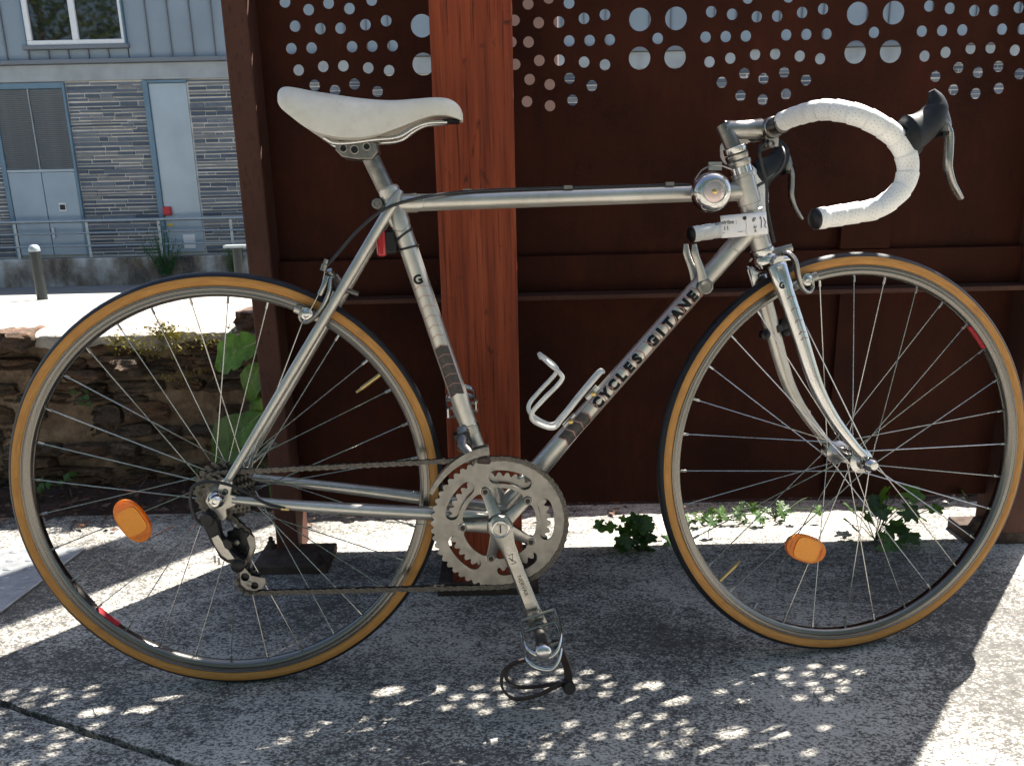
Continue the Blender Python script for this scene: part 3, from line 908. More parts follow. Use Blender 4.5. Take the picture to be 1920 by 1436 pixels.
bbox("concrete_beam", XL, XR, 2.615, 2.905, BY - 0.03, BY + 0.07, M["beam_concrete"], 0.01)
bbox("drip_ledge", XL, XR, 2.908, 2.985, BY - 0.09, BY + 0.075, M["zinc_seam"], 0.008)
# standing-seam cladding, bay by bay, round the window opening
wx0, wx1, wz0 = -8.60, -6.80, 3.23
px_ = 0.392
x = -6.80 - px_ * 8
k = 0
bays = []
xx = wx0 - px_ * 6
while xx < XR - 0.4:
    bays.append((xx, xx + px_))
    xx += px_
# align a bay edge with the window's right jamb
bays = [(wx1 + px_ * i, wx1 + px_ * (i + 1)) for i in range(0, 48)]
bays += [(wx0 - px_ * (i + 1), wx0 - px_ * i) for i in range(0, 14)]
nb = 5; wbay = (wx1 - wx0) / nb
for (a, b) in bays:
    bbox("cladding_panel", a + 0.012, b - 0.012, 2.988, 5.31, BY + 0.03, BY + 0.078, M["zinc"])
    bbox("seam", b - 0.010, b + 0.010, 2.99, 5.31, BY - 0.005, BY + 0.0775, M["zinc_seam"])
for i in range(nb):
    a = wx0 + i * wbay; b = a + wbay
    bbox("cladding_panel", a + 0.012, b - 0.012, 2.988, wz0 - 0.075, BY + 0.03, BY + 0.078, M["zinc"])
    if i: bbox("seam", a - 0.010, a + 0.010, 2.99, wz0 - 0.08, BY - 0.005, BY + 0.0775, M["zinc_seam"])
bbox("cladding_panel", wx0 + .01, wx1 - .01, 4.82, 5.31, BY + 0.03, BY + 0.078, M["zinc"])
# window
win = bbox("window", wx0 + 0.02, wx1 - 0.02, wz0, wz0 + 0.085, BY - 0.02, BY + 0.07, M["white_paint"], 0.008)
win.name = "window"
for (a, b) in [(wx0 + 0.02, wx0 + 0.115), (wx1 - 0.075, wx1 - 0.02), ((wx0 + wx1) / 2 - 0.055, (wx0 + wx1) / 2 + 0.055)]:
    bbox("window_frame", a, b, wz0 + 0.087, 4.72, BY - 0.018, BY + 0.07, M["white_paint"], 0.008, win)
bbox("window_frame", wx0 + 0.02, wx1 - 0.02, 4.722, 4.81, BY - 0.02, BY + 0.07, M["white_paint"], 0.008, win)
mid = (wx0 + wx1) / 2
for (a, b) in [(wx0 + 0.117, mid - 0.057), (mid + 0.057, wx1 - 0.077)]:
    bbox("pane", a, b, wz0 + 0.088, 4.719, BY + 0.030, BY + 0.045, M["glass"], 0, win)
bbox("window_sill", wx0 - 0.06, wx1 + 0.04, wz0 - 0.07, wz0 - 0.003, BY - 0.06, BY + 0.0785, M["zinc_seam"], 0.006, win)
bbox("window_jamb", wx0 - 0.004, wx0 + 0.018, wz0 - 0.002, 4.815, BY - 0.03, BY + 0.0775, M["door_frame"], 0, win)
bbox("window_jamb", wx1 - 0.018, wx1 + 0.004, wz0 - 0.002, 4.815, BY - 0.03, BY + 0.0775, M["door_frame"], 0, win)
# slate courses
box1 = {}
for i in range(5):
    bm_ = MB().box((0, 0, 0), (1, 1, 1)); box1[i] = bm_.mesh("slate", M["slate%d" % i], smooth=False)
zf = -0.52
def slates(x0, x1, z0, z1, joined=None):
    z = z0
    while z < z1 - 0.01:
        h = rnd.uniform(0.05, 0.088)
        if z + h > z1 - 0.02: h = z1 - z
        x = x0
        while x < x1 - 0.02:
            L = min(rnd.choice([rnd.uniform(0.16, 0.4), rnd.uniform(0.4, 0.95)]), x1 - x)
            if x1 - x - L < 0.1: L = x1 - x
            gap = rnd.uniform(0.014, 0.034); gv = rnd.uniform(0.014, 0.027)
            c = (x + L / 2, BY + 0.012 + rnd.uniform(-.008, .008), z + h / 2 + rnd.uniform(-.005, .005)); s = (max(.05, L - gap), 0.026, max(.02, h - gv))
            if joined is not None:
                joined.box(c, s, rnd.randrange(5), Matrix.Rotation(rnd.uniform(-.008, .008), 3, 'Y'))
            else:
                o = inst("slate", box1[rnd.randrange(5)]); o.matrix_basis = Matrix.Translation(c) @ Matrix.Rotation(rnd.uniform(-.010, .010), 4, 'Y') @ Matrix.Diagonal((*s, 1)); bp_(o)
            x += L
        z += h
slates(-8.02, -6.60, zf, 2.60)
slates(-5.80, -4.85, zf, 2.60)
jn_ = MB(); slates(-4.85, XR, zf, 2.60, jn_); slates(XL, -9.44, zf, 2.60, jn_)
oj = bp_(jn_.build("slate_courses", [M["slate%d" % i] for i in range(5)], smooth=False)); oj["kind"] = "stuff"
# louvred double door
dl, dr, dz1 = -9.42, -8.04, 2.56
door = bbox("door", dl + 0.03, dr - 0.03, -0.50, 2.55, BY + 0.012, BY + 0.019, M["door_frame"])
bbox("door_frame", dl, dl + 0.09, -0.52, 2.6, BY - 0.045, BY + 0.05, M["door_frame"], 0.005, door)
bbox("door_frame", dr - 0.03, dr + 0.015, -0.52, 2.6, BY - 0.045, BY + 0.05, M["door_frame"], 0.005, door)
bbox("door_frame", dl + .09, dr - .03, 2.50, 2.6, BY - 0.045, BY + 0.05, M["door_frame"], 0.005, door)
dm = (dl + 0.09 + dr - 0.03) / 2
for (a, b) in [(dl + 0.095, dm - 0.006), (dm + 0.006, dr - 0.035)]:
    bbox("door_leaf", a, b, -0.50, 1.035, BY - 0.03, BY + 0.011, M["door_metal"], 0.006, door)
bbox("door_rail", dl + 0.095, dr - 0.035, 1.038, 1.085, BY - 0.035, BY + 0.011, M["door_pale"], 0.004, door)
zz = 1.095
lv = MB().box((0, 0, 0), ((dr - .035) - (dl + .095), 0.05, 0.006), 0, Matrix.Rotation(math.radians(-38), 3, 'X')).mesh("louvre_slat", M["louvre"], smooth=False)
while zz < 2.49:
    o = inst("louvre_slat", lv); o.matrix_basis = Matrix.Translation(((dl + dr + .06) / 2, BY - 0.008, zz)); o.parent = door
    zz += 0.036
bbox("louvre_mullion", dm - 0.012, dm + 0.012, 1.09, 2.498, BY - 0.04, BY - 0.034, M["louvre"], 0, door)
bbox("door_handle", dm + 0.05, dm + 0.085, -0.18, 0.02, BY - 0.075, BY - 0.031, M["white_paint"], 0.01, door)
sg = bbox("notice", -8.46, -8.33, 0.32, 0.47, BY - 0.037, BY - 0.031, M["white_paint"], 0, door)
bbox("notice_picture", -8.445, -8.345, 0.345, 0.44, BY - 0.041, BY - 0.038, M["ink"], 0, door)
# tall narrow metal door
d2 = bbox("door", -6.50, -5.82, -0.50, 2.55, BY - 0.02, BY + 0.05, M["door_pale"], 0.005)
bbox("door_frame", -6.60, -6.505, -0.52, 2.6, BY - 0.06, BY + 0.05, M["door_frame"], 0.005, d2)
bbox("door_frame", -6.504, -5.80, 2.555, 2.6, BY - 0.05, BY + 0.05, M["door_frame"], 0.005, d2)
bbox("door_kick_panel", -6.50, -5.83, -0.49, 0.16, BY - 0.028, BY - 0.0205, M["door_metal"], 0.003, d2)
bbox("door_notice", -6.20, -5.98, -0.42, -0.16, BY - 0.034, BY - 0.0285, M["white_paint"], 0, d2)
bbox("door_label", -6.47, -6.36, 0.0, 0.05, BY - 0.034, BY - 0.0285, M["yellow_sign"], 0, d2)
rb = bbox("call_point", -6.50, -6.36, 0.20, 0.36, BY - 0.10, BY - 0.021, M["red_box"], 0.01, d2)

# low retaining wall and railing
RY = 15.15
lw = MB().box((0, 0, -0.80), (29, 0.30, 0.54)).build("low_wall", M["stained"], smooth=False)
lw.location = (-1.5, RY, 0); bevel_mod(lw, 0.02)
tag(lw, "stained concrete plinth wall below the railing across the street", "wall")
rl = empty("railing", (-6.6, RY, -0.53))
tag(rl, "grey tubular steel railing in front of the slate building", "railing")
zt = [0.145, -0.075, -0.31]
for i, z in enumerate(zt):
    rr = 0.030 if i == 0 else 0.017
    MB().tube([(-9.4, 0, z + .53), (19.6, 0, z + .53)], rr, 10).build("rail", M["rail_steel"], rl)
for i in range(-2, 16):
    xp = yplane(165, 440, RY)[0] + i * (yplane(300, 440, RY)[0] - yplane(165, 440, RY)[0])
    MB().box((xp + 6.6, 0.0, 0.33), (0.05, 0.012, 0.70)).build("post", M["rail_steel"], rl, smooth=False)

# weeds against the low wall
def weed(name, px, py, h, n, label, mat, spread):
    P = yplane(px, py, RY - 0.2)
    e = empty(name, (P[0], RY - 0.24, P[2]))
    m = MB(); rr = random.Random(int(px))
    st = MB()
    for k in range(n):
        a = rr.uniform(-1, 1); top = Vector((a * spread, rr.uniform(-.1, .1), h * rr.uniform(.55, 1) * (1 - 0.35 * abs(a))))
        st.tube([Vector((a * 0.10, 0, 0)), top * 0.5 + Vector((a * .03, 0, 0.02)), top], [0.008, 0.003], 4)
        for q in range(16):
            t_ = rr.uniform(0.1, 1.0); c = top * t_ + Vector((rr.gauss(0, .035), rr.gauss(0, .035), rr.gauss(0, .03)))
            s = rr.uniform(.025, .06); d1 = Vector((rr.uniform(-1, 1), rr.uniform(-1, 1), rr.uniform(-.3, 1))).normalized() * s
            d2_ = d1.cross(Vector((rr.uniform(-1, 1), rr.uniform(-1, 1), 0.2))).normalized() * s * 0.22
            m.raw([c, c + d1 * .5 + d2_, c + d1, c + d1 * .5 - d2_], [[0, 1, 2, 3]])
    st.build("stem", mat, e); m.build("foliage", mat, e, smooth=False)
    return tag(e, label, "weed")
weed("weed", 312, 515, 1.05, 26, "feathery green weed growing up the plinth wall and railing", M["weed_green"], 0.42)
weed("weed", 442, 515, 0.75, 12, "small dim weed by the plinth wall next to the slim bollard", M["leaf_mid"], 0.26)

# trees behind the viewer: mirrored in the upper window and in the bright metal
rr = random.Random(5)
trunk_me = MB().tube([(0, 0, -0.1), (0.1, 0.1, 2.5), (0.0, 0.2, 5.0), (0.2, 0.1, 8.5)], [0.34, 0.26, 0.18, 0.05], 10).mesh("trunk", M["bark"])
bm_ = MB()
for k in range(9):
    a = k * 0.9; bm_.tube([(0, .15, 2.6 + .6 * k), (1.4 * math.cos(a), 1.4 * math.sin(a), 3.4 + .6 * k), (2.9 * math.cos(a), 2.9 * math.sin(a), 4.2 + .6 * k)], [0.10, 0.02], 6)
limb_me = bm_.mesh("limb", M["bark"])
cr = MB(); cl = []
for k in range(74):
    a = rr.uniform(0, 6.28); u = rr.uniform(0, 1) ** .5; zc = rr.uniform(1.6, 10.8); R_ = 3.9 * math.sqrt(max(0.10, 1 - ((zc - 6.0) / 5.2) ** 2))
    cl.append(Vector((R_ * u * math.cos(a), R_ * u * math.sin(a), zc)))
for c in cl:
    for q in range(120):
        p = c + Vector((rr.gauss(0, .55), rr.gauss(0, .55), rr.gauss(0, .42)))
        d1 = Vector((rr.uniform(-1, 1), rr.uniform(-1, 1), rr.uniform(-.7, .3))).normalized() * rr.uniform(.12, .26)
        d2_ = d1.cross(Vector((rr.uniform(-1, 1), rr.uniform(-1, 1), 1))).normalized() * d1.length * .42
        cr.raw([p, p + d1 * .5 + d2_, p + d1, p + d1 * .5 - d2_], [[0, 1, 2, 3]])
crown_me = cr.mesh("crown", M["tree_leaf"], smooth=False)
for (tx, ty, ts, lab) in [(-19.5, -5.5, 1.05, "sunlit broadleaf tree mirrored in the upper window panes"), (-12.8, -7.5, .95, "broadleaf tree behind the viewer right of the mirrored one"),
                          (-6.6, -8.5, 1.0, "broadleaf tree behind the viewer's left shoulder"), (-0.6, -9.0, .92, "broadleaf tree straight behind the viewer"),
                          (5.6, -8.4, 1.02, "broadleaf tree behind the viewer's right shoulder"), (11.8, -6.8, 1.0, "broadleaf tree far right behind the viewer")]:
    tr = empty("broadleaf_tree", (tx, ty, 0), rr.uniform(0, 6.28)); tr.scale = (ts, ts, ts)
    tag(tr, lab, "tree", "trees behind the viewer")
    inst("trunk", trunk_me, tr); inst("limb", limb_me, tr); inst("crown", crown_me, tr)

# ================================================================== SMALL PLANTS
def leaf_mesh(outline, length, mat, name="leaf", curl=0.15, fold=0.12):
    """outline: half profile [(t along, half width)] -> curved leaf, base at origin, along +x, up z"""
    m = MB(); n = len(outline); vs, fs = [], []
    for (t_, w) in outline:
        x = t_ * length; zc = curl * length * math.sin(t_ * 2.4) - curl * length * t_ * t_ * .6
        for s in (-1, -.5, 0, .5, 1):
            vs.append((x, s * w * length, zc + fold * abs(s) * w * length + 0.02 * length * math.sin(t_ * 23 + s * 3)))
    for i in range(n - 1):
        for k in range(4):
            a = i * 5 + k; fs.append([a, a + 5, a + 6, a + 1])
    m.raw(vs, fs)
    return m.mesh(name, mat)
def orient(P, d, up, s=1.0):
    x = Vector(d).normalized(); z = Vector(up); z = (z - x * z.dot(x)).normalized(); y = z.cross(x)
    return Matrix(((x.x * s, y.x * s, z.x * s, P[0]), (x.y * s, y.y * s, z.y * s, P[1]), (x.z * s, y.z * s, z.z * s, P[2]), (0, 0, 0, 1)))
broad = [(0, .01), (.05, .10), (.14, .22), (.24, .27), (.30, .20), (.38, .30), (.48, .33), (.55, .25), (.64, .30), (.74, .27), (.82, .17), (.90, .14), (1, .01)]
oval = [(0, .01), (.06, .10), (.18, .22), (.34, .30), (.5, .31), (.66, .26), (.82, .16), (.93, .07), (1, .005)]
bw = empty("broadleaf_weed", (-0.60, 1.84, 0.03))
tag(bw, "large leaved bright green weed between stone wall and fence post", "weed")
def wl(base_px, tip_px, Y0_, Y1_, mesh, up):
    a = Vector(yplane(*base_px, Y0_)); b = Vector(yplane(*tip_px, Y1_))
    o = inst("leaf", mesh); o.matrix_basis = orient(a - bw.location, b - a, up, (b - a).length); o.parent = bw
    vn = MB().tube([(0, 0, .02), (.4, 0, .11), (.9, 0, .05)], [0.014, 0.004], 5).mesh("vein", M["leaf_vein"])
    q = inst("vein", vn, o)
    return a
lb, lo_, lm_ = leaf_mesh(broad, 1, M["leaf_bright"]), leaf_mesh(oval, 1, M["leaf_bright"]), leaf_mesh(oval, 1, M["leaf_mid"])
roots = [wl((488, 640), (405, 690), 1.86, 1.90, lb, (0.25, -1, .8)),
         wl((492, 680), (470, 755), 1.86, 1.90, lm_, (-.6, -1, .3)),
         wl((497, 790), (478, 735), 1.86, 1.88, lo_, (-.3, -1, .2)),
         wl((490, 790), (405, 880), 1.84, 1.92, lm_, (-.2, -1, .6)),
         wl((492, 775), (432, 845), 1.84, 1.85, lo_, (-.5, -1, .7)),
         wl((480, 850), (415, 905), 1.84, 1.87, lm_, (0, -.6, 1))]
sm_ = MB()
for r0 in roots: sm_.tube([Vector((0, 0, 0)), (r0 - bw.location) * 0.5 + Vector((.012, 0, .02)), r0 - bw.location], 0.0028, 6)
sm_.build("stem", M["leaf_mid"], bw)
# lobed vine leaves
def lobed(mat):
    pts = []
    for k in range(40):
        a = 2 * math.pi * k / 40
        r = 0.62 + 0.30 * abs(math.cos(2.5 * (a))) ** 1.6 + 0.05 * math.sin(a * 17)
        if abs(a - math.pi) < 0.35: r *= 0.45
        pts.append((r * math.cos(a) * .55 + .42, r * math.sin(a) * .55))
    vs = [(.42, 0, 0.05)] + [(p[0], p[1], 0.05 - 0.22 * ((p[0] - .42) ** 2 + p[1] ** 2) + 0.03 * math.sin(i * 1.1)) for i, p in enumerate(pts)]
    return MB().raw(vs, [[0, i + 1, (i + 1) % 40 + 1] for i in range(40)]).mesh("leaf", mat)
vl = [lobed(M["leaf_mid"]), lobed(M["leaf_dark"]), lobed(M["leaf_bright"])]
def vine(loc, n, spread, hgt, size, seed, which, label):
    e = empty("vine_seedling", loc); rr = random.Random(seed)
    st = MB()
    for k in range(n):
        a = rr.uniform(0, 6.28); p = Vector((rr.gauss(0, spread), rr.gauss(0, spread * .5), abs(rr.gauss(hgt * .55, hgt * .3)) + .008))
        d = Vector((math.cos(a), math.sin(a) * .7 - .35, -.25)); up = Vector((rr.uniform(-.4, .4), -.75 + rr.uniform(-.3, .3), 0.9))
        inst("leaf", vl[rr.choice(which)], e, orient(p, d, up, size * rr.uniform(.6, 1.15)))
        st.tube([Vector((0, 0, 0)), p * .5 + Vector((0, 0, .012)), p], 0.0011, 5)
    st.build("stem", M["leaf_mid"], e)
    return tag(e, label, "seedling", "vine seedlings under the fence")
vine((0.268, 1.60, 0), 24, .030, .085, .046, 3, [0, 1, 1], "leafy vine seedling left of the front wheel at fence foot")
vine((0.800, 1.63, 0.0), 18, .055, .105, .058, 4, [1, 1, 0], "dark lobed vine seedling seen through the front wheel below the hub")
vine((0.46, 1.73, 0), 16, .055, .03, .034, 5, [0, 1, 0], "small bright vine seedling under the fence behind the tyre")
vine((0.62, 1.76, 0), 12, .050, .03, .032, 6, [0, 1], "sparse bright vine seedling under the fence left of the hub")
def sprout(px, py, Y, n, seed, label):
    P = yplane(px, py, Y); e = empty("sprout", (P[0], Y, P[2])); rr = random.Random(seed)
    for k in range(n):
        a = rr.uniform(0, 6.28); p = Vector((rr.gauss(0, .014), rr.gauss(0, .006), rr.uniform(0, .03)))
        inst("leaf", lo_ if rr.random() < .3 else lm_, e, orient(p, (math.cos(a), -.5, math.sin(a) * .6), (0, -1, .6), rr.uniform(.012, .026)))
    return tag(e, label, "sprout")
sprout(85, 915, 1.96, 9, 1, "small green sprout at the wall foot left of the rear hub")
sprout(160, 758, 2.0, 7, 2, "tiny sprout growing from a joint high in the stone wall")
sprout(125, 902, 1.98, 6, 3, "faint little sprout just above the wall foot")
sprout(365, 905, 1.95, 6, 4, "tiny sprout beside the rear derailleur at wall foot")
# ================================================================== BICYCLE
bike = bpy.data.objects.new("road_bicycle", None); COL.objects.link(bike); bike.empty_display_size = 0.1
bike.matrix_world = Matrix(((BFX[0], BUP[0], BN[0], BORG[0]), (BFX[1], BUP[1], BN[1], BORG[1]), (BFX[2], BUP[2], BN[2], BORG[2]), (0, 0, 0, 1)))
tag(bike, "silver vintage road bicycle with white bars and tan wall tyres", "bicycle")
H0 = RT_WHEEL
AXLE = Vector((0, H0, 0))
BB = Vector((0.4235, H0 - 0.0630, 0))
ZX = Vector((0, 0, 1))
def on(p, o): return Vector((p[0], p[1], o))
def seg_pts(a, b, n=2): return [a.lerp(b, i / (n - 1)) for i in range(n)]
def line_at(p, q, t): return p + (q - p) * t

# ---- frame tubes
st_a, st_b = B(781, 509), B(861, 743)
st_dir = (st_a - st_b).normalized()
ST_TOP = BB + (st_a - BB).normalized() * 0.528
tt_a, tt_b = B(860, 378), B(1270, 364)
hd_t, hd_b = B(1388, 317), B(1428, 465)
hd_dir = (hd_t - hd_b).normalized()
dt_a, dt_b = B(1329, 516), B(1017.3, 866.6)
dt_dir = (dt_a - dt_b).normalized()
def isect(p, d, q, e):
    # 2D intersection
    den = d.x * e.y - d.y * e.x
    t = ((q.x - p.x) * e.y - (q.y - p.y) * e.x) / den
    return p + d * t
tt_dir = (tt_b - tt_a).normalized()
TT_R = isect(tt_a, tt_dir, BB, (st_a - BB).normalized())
TT_F = isect(tt_a, tt_dir, hd_b, hd_dir)
DT_F = isect(dt_a, dt_dir, hd_b, hd_dir)
def frame_tube(name, p, q, r, taper=None):
    return MB().tube(seg_pts(p, q, 14), r if taper is None else taper, 24).build(name, M["silver"], bike)
seat_tube = frame_tube("seat_tube", BB, ST_TOP, 0.0143)
top_tube = frame_tube("top_tube", TT_R, TT_F, 0.0128)
down_tube = frame_tube("down_tube", BB, DT_F, 0.0145)
head_tube = frame_tube("head_tube", hd_b - hd_dir * 0.004, hd_t + hd_dir * 0.006, 0.0160)
# lugs: slightly larger sleeves with pointed ends
def lug(p, d, r, L0, L1, name="lug", parent=None, pt=0.012):
    """sleeve round axis d from L0 to L1, with scalloped end at L1"""
    m = MB(); d = d.normalized(); e1 = Vector((0, 0, 1)); e2 = d.cross(e1).normalized(); n = 28
    vs, fs = [], []
    for j, (rr, f) in enumerate([(r * 0.96, 0), (r + .0013, 0.04), (r + .0013, .97), (r * 0.98, 1.0)]):
        for k in range(n):
            a = 2 * math.pi * k / n
            Lx = L0 + (L1 - L0) * f + (pt * (abs(math.cos(a)) ** 2.2 - 0.35) * (1 if L1 > L0 else -1) if f > .5 else 0)
            vs.append(p + d * Lx + (e1 * math.cos(a) + e2 * math.sin(a)) * rr)
    for j in range(3):
        for k in range(n): fs.append([j * n + k, j * n + (k + 1) % n, (j + 1) * n + (k + 1) % n, (j + 1) * n + k])
    m.raw(vs, fs)
    return m.build(name, M["silver"], parent or bike)
lug(TT_R, tt_dir, 0.0128, 0.0, 0.040, parent=top_tube)
lug(TT_F, -tt_dir, 0.0128, 0.0, 0.036, parent=top_tube)
lug(DT_F, -dt_dir, 0.0145, 0.0, 0.046, parent=down_tube)
lug(BB, dt_dir, 0.0145, 0.0, 0.055, parent=down_tube)
lug(BB, st_dir, 0.0143, 0.0, 0.050, parent=seat_tube)
lug(TT_R, -st_dir, 0.0143, -0.026, 0.036, parent=seat_tube)
lug(TT_F, hd_dir, 0.0160, -0.020, 0.022, parent=head_tube, pt=.004)
lug(DT_F, hd_dir, 0.0160, 0.022, -0.020, parent=head_tube, pt=.004)
MB().lathe([(0.019, -0.034), (0.0205, -0.033), (0.0205, 0.033), (0.019, 0.034)], BB, ZX, 28).build("bottom_bracket_shell", M["silver"], bike)
# seat clamp bolt ears
cb = B(709, 383, 0.0)
MB().lathe([(0.0075, -.013), (0.0085, -.011), (0.0085, .011), (0.0075, .013), (0.005, .0132), (0.0045, .010)], cb, ZX, 18).build("seat_clamp_bolt", M["alloy_dark"], bike)
MB().tube([cb, ST_TOP - st_dir * 0.012], [0.006, 0.008], 10).build("seat_clamp_lug", M["silver"], bike)
# stays
DN, DF_ = on(AXLE, 0.0), on(AXLE, 0.0)
ss_top = B(738, 392)
for s in (1, -1):
    a = on(ss_top + Vector((0.004, 0.012, 0)), 0.0165 * s)
    b = on(Vector((0.013, H0 + 0.022, 0)), 0.0585 * s)
    MB().tube(seg_pts(a, b, 12), [0.0078, 0.0076, 0.0070, 0.0058], 16, flatn=(0, 0, 1)).build("seat_stay", M["silver"], bike)
    MB().tube([on(ss_top + Vector((0.012, 0.026, 0)), 0.012 * s), a, a.lerp(b, .06)], [0.004, 0.0085, 0.0078], 14).build("stay_cap", M["silver"], bike)
    p = [on(Vector((0.020, H0 - 0.004, 0)), 0.0575 * s), on(Vector((0.13, H0 - 0.021, 0)), 0.053 * s), on(Vector((0.27, H0 - 0.041, 0)), 0.0400 * s), on(Vector((0.34, H0 - 0.051, 0)), 0.031 * s), on(BB + Vector((-0.008, 0.001, 0)), 0.021 * s)]
    MB().tube(catmull(p, 6), [0.0062, 0.0085, 0.0105, 0.0110, 0.0108], 16).build("chain_stay", M["silver"], bike)
    # dropout plate
    ol = [(-.020, -.004), (-.012, -.016), (.004, -.017), (.024, -.012), (.030, -.004), (.026, .002), (.018, .005), (.024, .024), (.016, .032), (.006, .028), (.000, .012), (-.012, .010)]
    if s == 1: ol = [(-.020, -.004), (-.014, -.014), (-.008, -.030), (.004, -.036), (.010, -.030), (.010, -.018), (.024, -.012), (.030, -.004), (.026, .002), (.018, .005), (.024, .024), (.016, .032), (.006, .028), (.000, .012), (-.012, .010)]
    flat_plate("dropout", [(x_, y_ + H0) for x_, y_ in ol], [circ_pts(0.011, H0 + 0.010, .0045, 14)], 0.006, M["silver"], bike, xf=lambda c, s=s: Vector((c.x, c.y, c.z + 0.0585 * s)), bev=.0008)
bridge = Vector((0.196, H0 + 0.302, 0))
MB().tube([on(bridge, .033), on(bridge, -.033)], 0.0065, 12).build("stay_bridge", M["silver"], bike)

# ---- decals -----------------------------------------------------
def wrap(vs, fs, p, d, r, mat, name, parent, upright=False, turn=0.0):
    """lay flat (x, y) geometry on a tube: x along d, y round it (or rotated upright)"""
    d = d.normalized(); e1 = (ZX - d * ZX.dot(d)).normalized(); e2 = e1.cross(d).normalized()
    out = []
    for (x, y) in vs:
        if upright: x, y = y, -x
        a = y / r + turn
        out.append(p + d * x + (e1 * math.cos(a) + e2 * math.sin(a)) * (r + 0.0005))
    m = MB(); m.raw(out, fs)
    me = bpy.data.meshes.new(name); me.from_pydata([tuple(q) for q in out], [], fs); me.materials.append(mat)
    me.polygons.foreach_set("use_smooth", [True] * len(me.polygons))
    return inst(name, me, parent)
# down tube lettering, one chevron cell per character
c_first, c_last = B(1118.7, 751.5), B(1293.4, 554.3)
s_first = (c_first - BB).dot(dt_dir); s_last = (c_last - BB).dot(dt_dir)
word = "CYCLES GITANE"; pitch = (s_last - s_first) / (len(word) - 1)
for i, ch in enumerate(word):
    p = BB + dt_dir * (s_first + pitch * i)
    if ch != " ":
        vs, fs = text_geo(ch, 0.0220, 0.0017, 0.0025)
        wrap(vs, fs, p, dt_dir, 0.0147, M["decal_black"], "letter", down_tube)
def chevron(p, d, r, half, depth, parent, w=0.0015, flip=1):
    for sgn in (1, -1):
        vs, fs = strip2d((depth * flip, 0), (0, sgn * half), w, 8)
        wrap(vs, fs, p, d, r + .0001, M["decal_pink"], "chevron_line", parent)
for i in range(-4, 14):
    chevron(BB + dt_dir * (s_first + pitch * (i - 0.55)), dt_dir, 0.0147, 0.0125, 0.0055, down_tube)
for sgn in (1, -1):
    vs, fs = strip2d((s_first - pitch * 4.5, sgn * .0125), (s_last + pitch * .45, sgn * .0125), 0.0008, 40)
    wrap(vs, fs, BB, dt_dir, 0.0147, M["decal_pink"], "decal_border", down_tube)
def cell(p, d, r, half, depth, L, parent, mat):
    vs, fs = [], []
    n = 10
    for i in range(n + 1):
        y = lerp(-half, half, i / n); c = depth * (1 - abs(y) / half)
        vs += [(c, y), (c + L, y)]
        if i: k = 2 * i; fs.append([k - 2, k, k + 1, k - 1])
    wrap(vs, fs, p, d, r, mat, "decal_cell", parent)
for i in (-4, -3, -2):
    cell(BB + dt_dir * (s_first + pitch * (i - 0.5)), dt_dir, 0.0147, 0.0120, 0.0055, pitch * 0.88, down_tube, M["decal_dark"])
# seat tube decal: logo box and chevron ladder
g_p = B(786, 524); sg_ = (g_p - BB).dot(st_dir)
vs, fs = text_geo("G", 0.019, 0.0009, 0.0025)
wrap(vs, fs, BB + st_dir * sg_, st_dir, 0.0145, M["decal_black"], "letter", seat_tube, upright=True)
bot = (B(852, 735) - BB).dot(st_dir)
for i in range(11):
    s_ = lerp(sg_ - 0.013, bot + 0.012, i / 10)
    chevron(BB + st_dir * s_, st_dir, 0.0145, 0.0118, 0.0045, seat_tube, 0.0010)
    if i >= 6: cell(BB + st_dir * (s_ - 0.0172), st_dir, 0.0145, 0.0112, 0.0045, 0.0160, seat_tube, M["decal_dark"])
for sgn in (1, -1):
    vs, fs = strip2d((sg_ + .014, sgn * .0118), (bot - .006, sgn * .0118), 0.0008, 30)
    wrap(vs, fs, BB, st_dir, 0.0145, M["decal_pink"], "decal_border", seat_tube)

